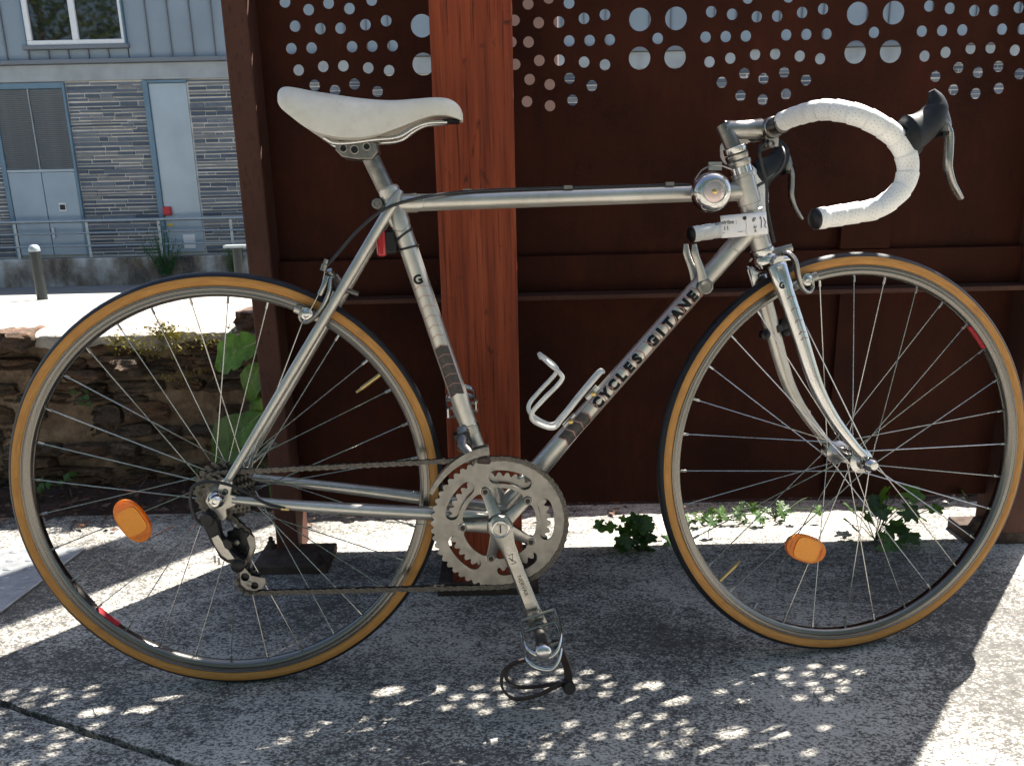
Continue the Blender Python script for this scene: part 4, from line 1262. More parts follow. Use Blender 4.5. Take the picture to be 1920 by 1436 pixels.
# ---- wheels -----------------------------------------------------
def make_wheel(name, org, axes, phase, near_o, far_o, flr, signs, hub_fn, label):
    X_, Y_, Z_ = axes
    m4 = Matrix(((X_.x, Y_.x, Z_.x, org.x), (X_.y, Y_.y, Z_.y, org.y), (X_.z, Y_.z, Z_.z, org.z), (0, 0, 0, 1)))
    rim = MB()
    pr = [(.3158, .0096), (.3152, .0104), (.3140, .0104), (.3133, .0095), (.3124, .0095), (.3115, .0103), (.3085, .0099), (.3062, .0102), (.3050, .0093), (.3032, .0090), (.3010, .0072), (.2994, .0040), (.2988, 0)]
    prof = pr + [(r, -o) for r, o in pr[-2::-1]] + [(.3158, -.0085), (.312, -.0080), (.312, .0080), (.3158, .0085)]
    rim.ring(prof, 200)
    w = rim.build(name, M["rim"], bike, angle=30); w.matrix_basis = m4
    if label: w["label"] = label
    ty = MB()
    pt = [(.3140, .0078), (.3165, .0092), (.3195, .0106), (.3235, .0115), (.3270, .0111), (.3293, .0099), (.3297, .0103), (.3318, .0089), (.3342, .0066), (.3358, .0034), (.3364, 0)]
    mis = [1, 1, 1, 1, 1, 0, 0, 0, 0, 0]
    prof = pt + [(r, -o) for r, o in pt[-2::-1]]
    mi2 = mis + mis[::-1]
    ty.ring(prof, 200, closed=False, mis=mi2)
    ty.build("tyre", [M["tread"], M["sidewall"]], w, angle=50)
    # spokes
    def spoke(side_o, sgn, side):
        hub = Vector((flr * math.cos(sgn * math.radians(67.5)), flr * math.sin(sgn * math.radians(67.5)), side_o + side * .0015))
        tip = Vector((0.302, 0, side * 0.0016)); d = (tip - hub)
        m = MB()
        m.tube([hub, hub + d * .96], 0.00092, 6)
        m.tube([hub + d * .955, hub + d * 1.0], [0.0021, 0.0019], 8)
        m.tube([hub + d * .998, hub + d * 1.012], [0.0030, 0.0030], 8)
        return m.mesh("spoke", M["steel_spoke"])
    sm4 = {(sd, sg): spoke(near_o if sd == 1 else far_o, sg, sd) for sd in (1, -1) for sg in (1, -1)}
    for k in range(32):
        sd = 1 if k % 2 == 0 else -1
        sg = signs[k % 4]
        inst("spoke", sm4[(sd, sg)], w, Matrix.Rotation(math.radians(phase + k * 11.25), 4, 'Z'))
    hub_fn(w)
    return w
def hub_body(w, no, fo, fr, ax, br=0.0115):
    m = MB()
    m.lathe([(.004, fo - .004), (fr, fo - .002), (fr, fo + .0015), (.017, fo + .004), (br, fo + .011), (br, no - .011), (.017, no - .004), (fr, no - .0015), (fr, no + .002), (.012, no + .006), (.010, no + .012), (.004, no + .0125)], (0, 0, 0), (0, 0, 1), 32)
    m.build("hub", M["polished"], w)
    MB().tube([(0, 0, -ax), (0, 0, ax)], 0.0048, 12).build("axle", M["alloy_dark"], w)
# rear
def rear_hub(w):
    hub_body(w, .020, -.034, .0215, .068)
    for i, (r, n) in enumerate([(.0470, 24), (.0430, 22), (.0390, 20), (.0350, 18), (.0315, 16), (.0285, 14)]):
        o = .0255 + i * .0050
        ol = []
        for k in range(n * 4):
            a = 2 * math.pi * k / (n * 4); rr = r + (0.0018 if k % 4 in (0, 1) else -0.0022); ol.append((rr * math.cos(a), rr * math.sin(a)))
        flat_plate("sprocket", ol, [circ_pts(0, 0, .018, 20)], 0.0018, M["chain"], w, xf=lambda c, o=o: Vector((c.x, c.y, c.z + o)))
    MB().lathe([(.017, .021), (.019, .023), (.019, .054), (.016, .056), (.008, .0565)], (0, 0, 0), (0, 0, 1), 24).build("freewheel_body", M["alloy_dark"], w)
    MB().lathe([(.0085, .060), (.0125, .0625), (.0125, .0700), (.0110, .0745), (.0070, .0800), (.0035, .0805), (.003, .078)], (0, 0, 0), (0, 0, 1), 24).build("skewer_nut", M["chrome"], w)
    MB().lathe([(.006, -.060), (.0115, -.0625), (.0115, -.073), (.006, -.076)], (0, 0, 0), (0, 0, 1), 20).build("skewer_cam", M["alloy"], w)
    # quick release lever on the far side
    MB().tube(catmull([(0, 0, -.074), (.018, .018, -.080), (.040, .036, -.083), (.056, .050, -.081)], 6), [.0055, .0045, .006, .0065], 10, flat=(.45, 1.0), flatn=(0, 0, 1)).build("quick_release_lever", M["alloy"], w)
rw = make_wheel("wheel", AXLE, (Vector((1, 0, 0)), Vector((0, 1, 0)), Vector((0, 0, 1))), 85.4 - 11.25 * 4 * 2, .020, -.034, .0195, (1, -1, -1, 1), rear_hub, "tan walled rear wheel with freewheel")
# front
SX, SY_, SZ_ = s2b((1, 0, 0)) - s2b((0, 0, 0)), s2b((0, 1, 0)) - s2b((0, 0, 0)), s2b((0, 0, 1)) - s2b((0, 0, 0))
FAX = s2b((0, 0, 0))
def front_hub(w):
    hub_body(w, .033, -.033, .0200, .055)
    # drilled flanges
    for o in (.0352, -.0352):
        for k in range(16):
            a = 2 * math.pi * (k + .5) / 16
            MB().lathe([(.0021, -.0004), (.0021, .0004)], (.0165 * math.cos(a), .0165 * math.sin(a), o), (0, 0, 1), 8).build("flange_hole", M["black_plastic"], w)
    MB().lathe([(.0080, .051), (.0115, .0535), (.0115, .0600), (.0102, .0640), (.0065, .0690), (.003, .0695)], (0, 0, 0), (0, 0, 1), 24).build("skewer_nut", M["chrome"], w)
    MB().lathe([(.006, -.051), (.0115, -.0535), (.0115, -.064), (.006, -.067)], (0, 0, 0), (0, 0, 1), 20).build("skewer_cam", M["alloy"], w)
    MB().tube(catmull([(0, 0, -.065), (-.012, .022, -.072), (-.026, .048, -.075), (-.034, .066, -.073)], 6), [.0055, .0045, .006, .0065], 10, flat=(.45, 1.0), flatn=(0, 0, 1)).build("quick_release_lever", M["alloy"], w)
fwh = make_wheel("wheel", FAX, (SX, SY_, SZ_), 0.15, .033, -.033, .0175, (1, 1, -1, -1), front_hub, "tan walled front wheel turned slightly away")
# wheel stickers, valves and reflectors (in wheel space)
def wheel_extras(w, local, valve_px, refl_px, refl_rot, stick, hook):
    v = local(*valve_px[0], 0); a = math.atan2(v.y, v.x)
    ca, sa = math.cos(a), math.sin(a)
    MB().tube([(ca * .299, sa * .299, 0), (ca * .262, sa * .262, 0)], [.0032, .0032], 10).build("valve", M["brass"], w)
    MB().tube([(ca * .262, sa * .262, 0), (ca * .252, sa * .252, 0)], [.0022, .0016], 8).build("valve_core", M["brass"], w)
    # rim stickers on the inner wall
    for (a0, a1, mt) in stick:
        m = MB(); vs, fs = [], []
        n = 16
        for i in range(n + 1):
            t_ = math.radians(lerp(a0, a1, i / n))
            for (r, o) in [(.3000, .0064), (.2990, .0036), (.2985, 0), (.2990, -.0036), (.3000, -.0064)]:
                vs.append(((r - .0006) * math.cos(t_), (r - .0006) * math.sin(t_), o))
        for i in range(n):
            for k in range(4): fs.append([i * 5 + k, i * 5 + k + 1, (i + 1) * 5 + k + 1, (i + 1) * 5 + k])
        m.raw(vs, fs); m.build("rim_sticker", mt, w)
    # oval amber reflector
    (rx, ry), o = refl_px
    c = local(rx, ry, o)
    R4 = Matrix.Translation(c) @ Matrix.Rotation(math.radians(refl_rot), 4, 'Z') @ Matrix.Rotation(math.radians(hook), 4, 'X')
    e = 30
    ol = [(.0375 * math.copysign(abs(math.cos(2 * math.pi * k / e)) ** .80, math.cos(2 * math.pi * k / e)), .0225 * math.sin(2 * math.pi * k / e)) for k in range(e)]
    rf = flat_plate("reflector", ol, [], 0.0085, M["amber"], w, bev=.0018); rf.matrix_basis = R4
    il = [(.0225 * math.copysign(abs(math.cos(2 * math.pi * k / e)) ** .45, math.cos(2 * math.pi * k / e)), .0185 * math.copysign(abs(math.sin(2 * math.pi * k / e)) ** .6, math.sin(2 * math.pi * k / e))) for k in range(e)]
    flat_plate("reflector_lens", il, [], 0.0020, M["amber_lens"], rf, xf=lambda q: q + Vector((0, 0, .0050)), bev=.0003)
    for s in (1, -1):
        MB().box((s * .0290, 0, .0046), (.0025, .012, .0012)).build("reflector_clip", M["amber"], rf, smooth=False)
def Rl(px, py, o): return B(px, py, o) - AXLE
wheel_extras(rw, Rl, [(700, 712)], ((249, 976), .012), -62, [(-139, -131, M["decal_red"]), (-150, -141, M["decal_dark"])], 0)
wheel_extras(fwh, S, [(1357, 1081)], ((1510, 1028), .014), -22, [(44, 34.5, M["decal_red"]), (33, 25, M["decal_dark"])], 0)

# ---- fork, headset ----------------------------------------------
def sb(a, b, o): return s2b((a, b, o))
s_ax_b = Vector(S(1436, 492, 0))
nb_px = [(1470, 520), (1500, 620), (1530, 720), (1560, 780), (1600, 835), (1622, 858)]
nbl = [S(px, py, .046) for px, py in nb_px]
prof_f = [Vector((p.x, p.y, 0)) for p in nbl]
crown_c = Vector((prof_f[0].x - 0.004, prof_f[0].y + 0.014, 0))
fork = MB().tube([sb(crown_c.x, crown_c.y + .004, -.040), sb(crown_c.x, crown_c.y + .008, 0), sb(crown_c.x, crown_c.y + .004, .040)], [.0115, .0135, .0115], 18, flat=(1.25, .95), flatn=(0, 1, 0)).build("fork", M["chrome"], bike)
fork["label"] = "silver fork with chromed crown and curved blades"
offs = [.036, .041, .045, .047, .049, .050]
for s in (1, -1):
    p = [sb(q.x, q.y, s * offs[i]) for i, q in enumerate(prof_f)]
    p = [p[0] + (p[0] - p[1]).normalized() * .018] + p
    MB().tube(catmull(p, 6), [.0135, .0128, .0120, .0105, .0085, .0068, .0060], 18, flat=(.80, 1.12), flatn=tuple(SZ_)).build("fork_blade", M["chrome"] if s == 1 else M["silver"], fork)
    # crown cap plate on the blade's outside
    MB().tube([p[0] + (p[0] - p[1]).normalized() * .004, p[0], p[1].lerp(p[2], .22)], [.0115, .0146, .0133], 18, flat=(.82, 1.13), flatn=tuple(SZ_)).build("crown_sleeve", M["chrome"], fork)
    ol = [(-.013, .010), (-.002, .014), (.012, .006), (.013, -.006), (.005, -.015), (-.003, -.013), (-.006, .0)]
    fd = flat_plate("fork_dropout", ol, [circ_pts(-.009 + .004, .008, .003, 12)], .0055, M["chrome"], fork, xf=lambda c, s=s: s2b((c.x, c.y, c.z + .0500 * s)), bev=.0007)
vs, fs = text_geo("G", 0.0135, 0.0006, 0.0025)
gp = S(1469, 535, .052)
m = MB(); dirb = (sb(prof_f[1].x, prof_f[1].y, 0) - sb(prof_f[0].x, prof_f[0].y, 0)).normalized()
me = bpy.data.meshes.new("letter"); upb = -dirb; rgt = upb.cross(SZ_).normalized()
org = sb(S(1469, 536, .0525).x, S(1469, 536, .0525).y, offs[0] + .0128)
me.from_pydata([tuple(org + rgt * x * .9 + upb * y - SZ_ * (7 * x * x * 8)) for x, y in vs], [], fs); me.materials.append(M["decal_black"])
inst("letter", me, fork)
for i in range(5):   # faint fork chevrons
    q = prof_f[0].lerp(prof_f[1], .35 + i * .22) if i < 4 else prof_f[1].lerp(prof_f[2], .12)
    c = sb(q.x, q.y, lerp(offs[0], offs[1], .35 + i * .2) + .0106)
    MB().tube([c + rgt * .006 - upb * .003, c + SZ_ * .0008, c - rgt * .006 - upb * .003], .0005, 4).build("chevron_line", M["decal_pink"], fork)
# headset
hs = [("headset_cup", hd_b - hd_dir * .008, [(.0160, .008), (.0185, .006), (.0190, .000), (.0172, -.004), (.0190, -.006), (.0205, -.012), (.0200, -.016)], "chrome"),
      ("headset_cup", hd_t + hd_dir * .004, [(.0165, -.002), (.0188, .002), (.0190, .008), (.0165, .010), (.0175, .0115), (.0180, .018), (.0160, .0195)], "alloy"),
      ("headset_locknut", hd_t + hd_dir * .0245, [(.0172, 0), (.0176, .001), (.0176, .009), (.0165, .010), (.0150, .0102)], "chrome")]
for nm, p, pr, mt in hs: MB().lathe(pr, p, hd_dir, 28).build(nm, M[mt], bike)
MB().tube([sb(crown_c.x, crown_c.y + .01, 0), hd_b - hd_dir * .012], [.016, .0175], 18).build("fork_steerer", M["chrome"], fork)

# ---- stem and handlebar (steered) -------------------------------
st_q0 = S(1381, 300, 0); st_q1 = S(1361, 246, 0); clampc = S(1440, 243, 0)
q0 = hd_t + hd_dir * .02; q1 = sb(st_q1.x, st_q1.y, 0)
ex = sb(clampc.x - .012, clampc.y + .001, 0)
stem = MB().tube([q0, q0.lerp(q1, .5), q1 + (q1 - q0).normalized() * .010], .0121, 22).build("stem", M["alloy_dark"], bike)
MB().tube([q1 + Vector((-.004, 0.001, 0)), q1.lerp(ex, .5), ex], [.0132, .0124, .0138], 20, flat=(.95, 1.12), flatn=tuple(SZ_)).build("stem_extension", M["alloy"], stem)
MB().lathe([(.0150, -.020), (.0165, -.018), (.0165, .018), (.0150, .020)], sb(clampc.x, clampc.y, 0), SZ_, 26).build("stem_clamp", M["alloy"], stem)
cbp = sb(clampc.x + .002, clampc.y - .020, 0)
MB().box(cbp, (.020, .014, .026)).build("clamp_ear", M["alloy"], stem)
MB().lathe([(.0055, -.017), (.0062, -.016), (.0062, .016), (.0055, .017), (.0032, .0172), (.003, .013)], cbp + Vector((-.004, -.004, 0)), SZ_, 16).build("clamp_bolt", M["alloy_dark"], stem)
# handlebar: one side measured, mirrored to the other
half = [Vector((clampc.x, clampc.y, 0)), Vector((-.1515, .5310, .035)), Vector((-.1495, .5325, .08)), Vector((-.146, .5285, .14)), Vector((-.129, .5145, .184)), Vector((-.1005, .4970, .199)), Vector((-.0735, .4773, .200)), Vector((-.0590, .4497, .200)), Vector((-.0615, .4240, .200)), Vector((-.0765, .4060, .200)), Vector((-.1030, .3905, .200)), Vector((-.1400, .3845, .200)), Vector((-.1900, .3783, .200))]
bar = MB().tube([sb(*half[0]) - SZ_ * .045, sb(*half[0]), sb(*half[0]) + SZ_ * .045], .0128, 20).build("handlebar", M["alloy_dark"], bike)
for s in (1, -1):
    path = [sb(p.x, p.y, p.z * s) for p in catmull(half, 14)]
    # tape starts a little out from the clamp
    st_i = next(i for i, p in enumerate(catmull(half, 14)) if p.z > .038)
    tp = path[st_i:]
    # resample evenly and give it overlapped wraps
    L = [0]
    for i in range(1, len(tp)): L.append(L[-1] + (tp[i] - tp[i - 1]).length)
    N = 260; ev = []; rad = []
    for i in range(N + 1):
        d_ = L[-1] * i / N; j = max(1, next((k for k in range(len(L)) if L[k] >= d_), len(L) - 1))
        f_ = (d_ - L[j - 1]) / max(1e-9, L[j] - L[j - 1]); ev.append(tp[j - 1].lerp(tp[j], f_))
        ph = (d_ / .024) % 1.0
        rad.append(.0134 + .0012 * (1 - ph) + .0004 * mnoise.noise(Vector((d_ * 60, s * 3, 0))))
    MB().tube(ev, rad, 28).build("bar_tape", M["tape"], bar, angle=70)
    MB().tube([path[max(0, st_i - 30)], path[st_i + 1]], .0128, 20).build("bar_sleeve", M["alloy_dark"], bar)
    end = ev[-1]; dr_ = (ev[-1] - ev[-4]).normalized()
    MB().lathe([(.0125, -.002), (.0142, .0005), (.0142, .003), (.0110, .0065), (.004, .0078)], end, dr_, 24).build("end_plug", M["black_plastic"], bar)
    # brake lever: hood body + blade
    o = .200
    hp = [S(1692, 256, o), S(1708, 251, o), S(1726, 241, o), S(1744, 226, o), S(1754, 206, o), S(1754, 188, o), S(1747, 170, o)]
    hp2 = [sb(p.x, p.y, o * s) for p in hp]
    lev = MB().tube(catmull(hp2, 6), [.0200, .0262, .0225, .0205, .0190, .0160, .0110, .0045], 24, flat=(.78, 1.0), flatn=tuple(SZ_)).build("brake_lever", M["hood_rubber"], bike)
    # skirt of the hood hugging the bar, and rounded top
    MB().tube(catmull([sb(p.x, p.y, o * s) for p in (S(1688, 250, o), S(1706, 262, o), S(1722, 262, o))], 4), [.0175, .0190, .0150], 18, flat=(.85, 1.25), flatn=tuple(SZ_)).build("hood_skirt", M["hood_rubber"], lev)
    MB().tube(catmull([sb(p.x, p.y, o * s) for p in (S(1770, 205, o), S(1772, 235, o), S(1765, 255, o))], 5), [.005, .0085, .006], 12, flat=(.8, 1.0), flatn=tuple(SZ_)).build("lever_body", M["alloy_dark"], lev)
    bl = [sb(p.x, p.y, o * s) for p in (S(1768, 222, o), S(1778, 252, o), S(1778, 285, o), S(1777, 312, o), S(1784, 340, o), S(1794, 360, o), S(1802, 373, o))]
    MB().tube(catmull(bl, 6), [.0050, .0072, .0070, .0070, .0062, .0055, .0052, .0042], 16, flat=(1.15, .72), flatn=tuple(SZ_)).build("lever_blade", M["alloy"], lev)
    pv = sb(*(lambda p: (p.x, p.y, o * s))(S(1763, 253, o)))
    MB().tube([pv - SZ_ * .010, pv + SZ_ * .010], .0035, 10).build("lever_pivot", M["black_plastic"], lev)

# ---- saddle and seat post ---------------------------------------
sp_top = B(690, 285); sp_b = ST_TOP
spd = (B(700, 297) - B(733, 358)).normalized()
MB().tube([ST_TOP - st_dir * .02, ST_TOP + (sp_top - ST_TOP) * .97], [.0131, .0131], 22).build("seat_post", M["alloy_dark"], bike)
MB().lathe([(.0150, 0), (.0160, .001), (.0160, .014), (.0146, .015)], ST_TOP - st_dir * .006, st_dir, 24).build("seat_collar", M["silver"], bike)
hd0 = B(672, 281)
ol = [(-.030, .010), (.020, .012), (.029, .006), (.031, -.006), (.022, -.016), (.000, -.016), (-.022, -.012), (-.031, -.002)]
sc_ = flat_plate("saddle_clamp", ol, [circ_pts(-.019, .000, .0048, 14), circ_pts(-.003, -.002, .0052, 14), circ_pts(.015, .002, .0048, 14)], .040, M["alloy_dark"], bike, xf=lambda c: Vector((c.x, c.y, c.z)) + hd0, bev=.002)
for (x_, y_, r_) in [(-.019, 0, .0062), (-.003, -.002, .0068), (.015, .002, .0062)]:
    flat_plate("clamp_ring", circ_pts(x_, y_, r_, 18), [circ_pts(x_, y_, r_ - .0018, 18)], .004, M["alloy"], sc_, xf=lambda c: c + hd0 + Vector((0, 0, .0205)), bev=.0006)
    MB().lathe([(r_ - .0016, -.003), (r_ - .0016, .003)], hd0 + Vector((x_, y_, .0185)), ZX, 14).build("clamp_bolt", M["black_plastic"], sc_)
# saddle shell: lofted sections (a, top, half width, skirt depth below top, top crown)
sec = [(.1262, .588, .030, .016, .002), (.1290, .5925, .046, .030, .004), (.1360, .5962, .058, .044, .006), (.1500, .5950, .066, .054, .007), (.1720, .5905, .069, .064, .009),
       (.2000, .5860, .066, .068, .010), (.2300, .5815, .056, .066, .010), (.2600, .5785, .043, .060, .009), (.2900, .5775, .032, .050, .008), (.3200, .5793, .0250, .041, .007),
       (.3450, .5808, .0220, .036, .006), (.3640, .5798, .0205, .035, .006), (.3770, .5745, .0185, .033, .005), (.3850, .5660, .0150, .025, .004), (.3885, .5570, .0090, .014, .002)]
K = 25; rows = []
for (a, tp_, hw, dp, cr_) in sec:
    row = []
    for k in range(K):
        th = math.pi * (k / (K - 1)) - math.pi / 2          # -90..90
        sx = math.sin(th); u = abs(sx)
        o = hw * math.copysign(u ** .78, sx)
        y = tp_ - cr_ * u ** 2 - (dp - .0145 * min(1, dp / .035)) * (1 - math.cos(th)) ** 1.55
        row.append(Vector((a, H0 + y, o)))
    rows.append(row)
m = MB(); vs, fs = [], []
n_s = 8
fine = []
for k in range(K):
    fine.append(catmull([rows[i][k] for i in range(len(rows))], 4))
NR = len(fine[0])
for i in range(NR):
    for k in range(K): vs.append(fine[k][i])
for i in range(NR - 1):
    for k in range(K - 1): fs.append([i * K + k, (i + 1) * K + k, (i + 1) * K + k + 1, i * K + k + 1])
fs.append([k for k in range(K)]); fs.append([(NR - 1) * K + k for k in range(K)][::-1])
# underside
for i in range(NR - 1): fs.append([i * K, i * K + K - 1, (i + 1) * K + K - 1, (i + 1) * K])
m.raw(vs, fs)
sad = m.build("saddle", M["saddle"], bike, angle=62)
sad["label"] = "worn white padded saddle"
for s in (1, -1):
    rp = [B(606, 258, .03), B(625, 268, .025), B(655, 268, .022), B(700, 262, .022), B(745, 257, .022), B(775, 240, .016), B(800, 231, .010), B(838, 229, .007)]
    MB().tube(catmull([Vector((p.x, p.y, p.z * s)) for p in rp], 5), .0035, 10).build("saddle_rail", M["chrome"], sad)
MB().tube([B(812, 230), B(840, 228), B(862, 229)], [.008, .012, .009], 10, flat=(1.0, .35), flatn=(0, 0, 1)).build("nose_plate", M["black_plastic"], sad)

# ---- crankset ---------------------------------------------------
RINGO, INO = .0500, .0435
def tooth_ring(n, tip, root, ph=0):
    ol = []
    for k in range(n * 6):
        a = 2 * math.pi * (k + ph) / (n * 6)
        r = [root, root, lerp(root, tip, .7), tip, tip, lerp(root, tip, .7)][k % 6]
        ol.append((r * math.cos(a), r * math.sin(a)))
    return ol
ARM0 = 39.0
arms = [math.radians(ARM0 + 72 * i) for i in range(5)]
slots = []
for i in range(5):
    c = math.radians(ARM0 + 36 + 72 * i); pts = []
    ro, ri, hw_ = .0862, .0652, math.radians(18.0)
    for k in range(13): a = c - hw_ + 2 * hw_ * k / 12; pts.append((ro * math.cos(a), ro * math.sin(a)))
    rm, er = (ro + ri) / 2, (ro - ri) / 2
    for k in range(1, 6):
        b = math.pi * k / 6; a = c + hw_; pts.append(((rm + er * math.cos(b)) * math.cos(a) - er * math.sin(b) * math.sin(a), (rm + er * math.cos(b)) * math.sin(a) + er * math.sin(b) * math.cos(a)))
    for k in range(13): a = c + hw_ - 2 * hw_ * k / 12; pts.append((ri * math.cos(a), ri * math.sin(a)))
    for k in range(1, 6):
        b = math.pi - math.pi * k / 6; a = c - hw_; pts.append(((rm + er * math.cos(b)) * math.cos(a) + er * math.sin(b) * math.sin(a), (rm + er * math.cos(b)) * math.sin(a) - er * math.sin(b) * math.cos(a)))
    slots.append(pts)
inner = []
for k in range(180):
    a = 2 * math.pi * k / 180; dmin = min(abs((a - b + math.pi) % (2 * math.pi) - math.pi) for b in arms)
    f_ = max(0, 1 - dmin / math.radians(13)); f_ = f_ * f_ * (3 - 2 * f_)
    r = .0580 - .0085 * f_; inner.append((r * math.cos(a), r * math.sin(a)))
bolts = [circ_pts(.0575 * math.cos(a), .0575 * math.sin(a), .004, 14) for a in arms]
cr1 = flat_plate("chainring", tooth_ring(52, .1072, .1026), slots + [inner], .0034, M["ring_alloy"], bike, xf=lambda c: c + BB + Vector((0, 0, RINGO)), bev=.0004)
in2 = circ_pts(0, 0, .0655, 90)
sl2 = []
cr2 = flat_plate("chainring", tooth_ring(39, .0815, .0757), [in2], .0030, M["ring_alloy"], bike, xf=lambda c: c + BB + Vector((0, 0, INO)), bev=.0003)
for i, a in enumerate(arms):
    c = BB + Vector((.0575 * math.cos(a), .0575 * math.sin(a), 0))
    MB().lathe([(.0066, .0400), (.0066, .0545), (.0058, .0556), (.0040, .0557), (.0038, .0545)], on(c, 0), ZX, 20).build("chainring_bolt", M["alloy_dark"], cr1)
    MB().lathe([(.0037, .0548), (.0036, .0552)], on(c, 0), ZX, 14).build("bolt_socket", M["black_plastic"], cr1)
# spider + arm
BBo = on(BB, 0)
eye = Vector((.4790, H0 - .2215, 0)); cd = (eye - on(BB, 0)); clen = cd.length; cd = cd.normalized(); cn = Vector((-cd.y, cd.x, 0))
spm = MB()
for a in arms:
    d_ = Vector((math.cos(a), math.sin(a), 0)); n_ = Vector((-d_.y, d_.x, 0))
    vs = []
    for (l, w_, z0, z1) in [(.008, .0105, .050, .066), (.020, .0098, .050, .063), (.040, .0078, .0505, .0582), (.0520, .0075, .0519, .0545), (.0575, .0082, .0519, .0530), (.0640, .0060, .0519, .0526)]:
        for (sw, zz_) in [(-1, z0), (-1, z1 - .0015), (-.6, z1), (.6, z1), (1, z1 - .0015), (1, z0)]:
            vs.append(BBo + d_ * l + n_ * (w_ * sw) + ZX * zz_)
    fs = []
    for i in range(5):
        for k in range(6): fs.append([i * 6 + k, i * 6 + (k + 1) % 6, (i + 1) * 6 + (k + 1) % 6, (i + 1) * 6 + k])
    fs += [list(range(6)), [30 + k for k in range(6)]]
    spm.raw(vs, fs)
spm.lathe([(.018, .044), (.0195, .048), (.0205, .056), (.0200, .064), (.0178, .069)], BBo, ZX, 30)
spider = spm.build("spider", M["alloy"], cr1, angle=30)
def crank(s, name="crank_arm"):
    dirc = cd * s; n_ = Vector((-dirc.y, dirc.x, 0)); zs = s
    m = MB(); vs, fs = [], []
    st = [(-.020, .006, .060, .0700), (-.015, .0140, .0575, .0725), (0.0, .0185, .0565, .0735), (.016, .0160, .0570, .0735), (.035, .0118, .0590, .0735), (.075, .0108, .0640, .0760), (.115, .0112, .0695, .0805), (.140, .0120, .0730, .0835), (clen - .014, .0135, .0745, .0850), (clen, .0145, .0750, .0860), (clen + .010, .0118, .0750, .0855), (clen + .0145, .004, .0760, .0845)]
    for (l, w_, z0, z1) in st:
        e_ = .0026
        for (a_, b_) in [(-1, z0 + e_), (-.75, z0), (.75, z0), (1, z0 + e_), (1, z1 - e_), (.72, z1), (0, z1 + .0004), (-.72, z1), (-1, z1 - e_)]:
            vs.append(BBo + dirc * l + n_ * (w_ * a_) + ZX * (b_ * zs))
    q = 9
    for i in range(len(st) - 1):
        for k in range(q): fs.append([i * q + k, i * q + (k + 1) % q, (i + 1) * q + (k + 1) % q, (i + 1) * q + k])
    fs += [list(range(q)), [(len(st) - 1) * q + k for k in range(q)]]
    m.raw(vs, fs)
    return m.build(name, M["alloy"], bike, angle=32)
ca = crank(1); ca2 = crank(-1)
MB().lathe([(.0150, .0), (.0150, .0022), (.0135, .0030), (.0120, .0026), (.0115, .0012), (.0050, .0006)], on(BB, .0722), ZX, 28).build("crank_bolt_cap", M["chrome"], ca)
MB().box(on(BB, .0740) + Vector((.0005, -.0005, 0)), (.0022, .0125, .0012)).build("cap_slot", M["black_plastic"], ca, smooth=False)
for s_, txt, sz, l in [(1, "NERVAR", .0092, .098)]:
    vs, fs = text_geo(txt, sz, 0.0, .004)
    me = bpy.data.meshes.new("lettering"); base = BBo + cd * l
    zf_ = lambda x: np.interp(l + x, [.035, .075, .115, .140], [.0735, .0760, .0805, .0835]) + .0008
    me.from_pydata([tuple(base + cd * x + cn * y + ZX * zf_(x)) for x, y in vs], [], fs); me.materials.append(M["decal_dark"]); inst("lettering", me, ca)
lg = MB()
for (p_, q_) in [((.045, -.004), (.045, .004)), ((.045, .004), (.056, -.001)), ((.056, -.001), (.049, -.004)), ((.049, -.004), (.060, .004)), ((.060, .004), (.060, -.004))]:
    z_ = lambda l: np.interp(l, [.035, .075], [.0735, .0760]) + .0006
    lg.tube([BBo + cd * p_[0] + cn * p_[1] + ZX * z_(p_[0]), BBo + cd * q_[0] + cn * q_[1] + ZX * z_(q_[0])], .00045, 4)
lg.build("emblem", M["decal_dark"], ca)

